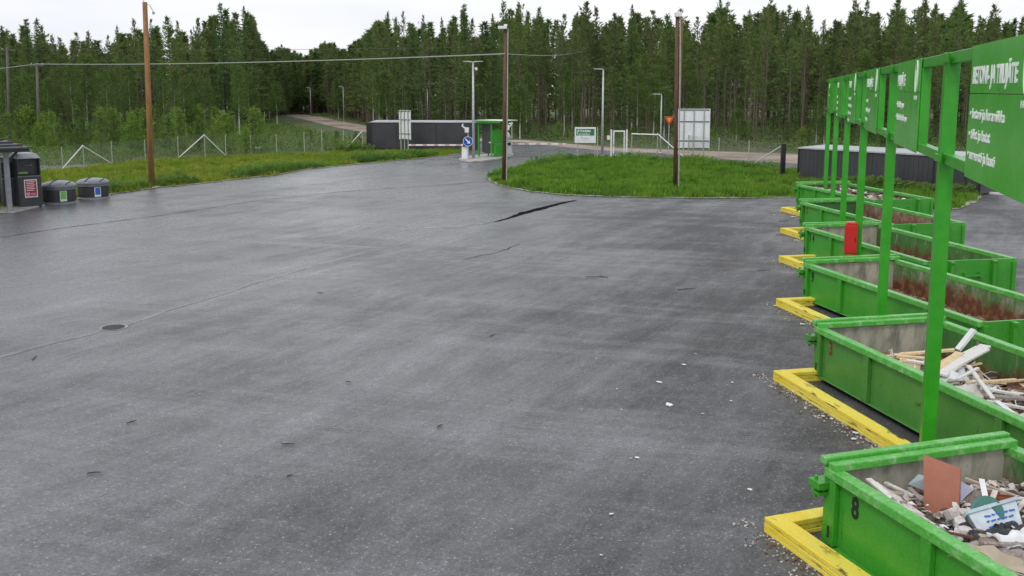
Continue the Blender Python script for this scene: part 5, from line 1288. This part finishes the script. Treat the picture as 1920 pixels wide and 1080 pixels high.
# birches of the front edge seen in the photo
for px, yt, dD in ((140, 120, -8), (165, 105, -6), (205, 130, -10), (330, 130, -8), (350, 150, -11), (365, 140, -7), (450, 125, -6), (470, 140, -9), (505, 150, -5), (520, 160, -30), (700, 100, -3), (712, 140, -5), (960, 140, -5), (975, 160, -6), (1195, 120, -3), (1225, 140, -4), (1245, 165, -5), (1380, 205, -6), (1395, 225, -7), (15, 130, -6), (60, 140, -8), (95, 150, -9), (1530, 180, -4), (1545, 215, -6), (1905, 150, -3)):
    D = interp(D0T, px) + dD; put_tree(random.choice(birches), Xat(D, px), D, Zat(D, yt), px, 'at forest edge')
# bushes and young pines beyond the left fence and along the edge
for i in range(125):
    px = random.uniform(-40, 520) if i < 98 else random.uniform(520, 680); D = (random.uniform(74, 104) if px < 500 else random.uniform(80, 98)); hh = random.uniform(1.4, 3.6) if px < 490 else random.uniform(.5, 1.2)
    pr = random.choice(bushes if random.random() < .72 else ypines); put_tree(pr, Xat(D, px), D, hh, px, 'in scrub %s' % ('near fence' if D < 88 else 'close to trees'))
for i in range(48):
    px = random.uniform(700, 1960); D = interp(D0T, px) + random.uniform(-9, 2); pr = random.choice(bushes if random.random() < .6 else ypines)
    put_tree(pr, Xat(D, px), D, random.uniform(.9, 2.6), px, 'at foot of forest')
# the far wood: one mass
import array
def mass(name, label, spots, seed):
    rr = random.Random(seed); V = []; F = []; Mi = []; mats = [M['darkpine'], M['bark'], M['spruce'], M['birch_leaf']]
    for x, y, h, pr, ci in spots:
        s = h / PH[pr['kind']]; a = rr.uniform(0, 6.28); ca, sa = math.cos(a), math.sin(a); wx = rr.uniform(.75, 1.3)
        for bb, mi in ((pr['cb'], ci), (pr['tb'], 1)):
            o = len(V); V.extend([((vx * ca - vy * sa) * wx + x, (vx * sa + vy * ca) * wx + y, vz * s) for vx, vy, vz in bb.v])
            F.extend([tuple(i_ + o for i_ in f) for f in bb.f]); Mi.extend([mi] * len(bb.f))
    me = bpy.data.meshes.new(name); me.from_pydata(V, [], F)
    for m in mats: me.materials.append(m)
    me.polygons.foreach_set('material_index', Mi); me.update(); o = bpy.data.objects.new(name, me); sc.collection.objects.link(o)
    return tag(o, label, 'forest', kind='stuff')
def lowpoly(seed, h):
    rr = random.Random(seed); c_ = MB(); t_ = MB(); t_.tube([(0, 0, 0), (0, 0, h * .9)], [.11, .03], 5)
    base = rr.uniform(.12, .3)
    for i in range(760):
        f = rr.random() ** .9; z = h * (base + (1 - base) * f); rad = .13 * h * min(1, (1 - f) ** 1.05 * 1.25) * (.7 + .5 * abs(math.sin(f * 31))) * math.sqrt(rr.random()) + .05; a = rr.uniform(0, 6.283)
        needle(c_, Vector((rad * math.cos(a), rad * math.sin(a), z)), rot_dir(a + rr.gauss(0, .5), rr.uniform(-.3, .9)), rr.uniform(.32, .62), rr)
    return c_, t_
LOW = []
for i in range(4):
    c_, t_ = lowpoly(700 + i, 14); LOW.append(dict(kind='pine', cb=c_, tb=t_))
spots = []
for row in range(7):
    n = 84
    for i in range(n):
        px = -160 + 2240 * (i + random.random()) / n; D = interp(D0T, px) + 34 + row * 8 + random.uniform(-4, 4); e = interp(env, px)
        spots.append((Xat(D, px), D, max(6, Zat(D, e + random.uniform(14, 60))), random.choice(LOW), random.choice((0, 0, 2))))
for i in range(420):
    px = random.uniform(470, 720); D = interp(D0T, px) + random.uniform(14, 70); e = interp(env, px)
    spots.append((Xat(D, px), D, max(6, Zat(D, e + random.uniform(4, 45))), random.choice(LOW), random.choice((0, 0, 2))))
mass('far_forest', 'dense mass of far conifers closing the forest behind the single trees', spots, 3)
# understorey that closes the view between the trunks
spots = []
for row in range(4):
    n = 80
    for i in range(n):
        px = -160 + 2240 * (i + random.random()) / n; D = interp(D0T, px) + 14 + row * 16 + random.uniform(-5, 5)
        pr = random.choice(ypines + bushes[:1]); spots.append((Xat(D, px), D, random.uniform(2, 5.5), pr, 0 if pr['kind'] == 'young' else 3))
mass('forest_undergrowth', 'saplings and undergrowth between the trunks inside the forest', spots, 4)
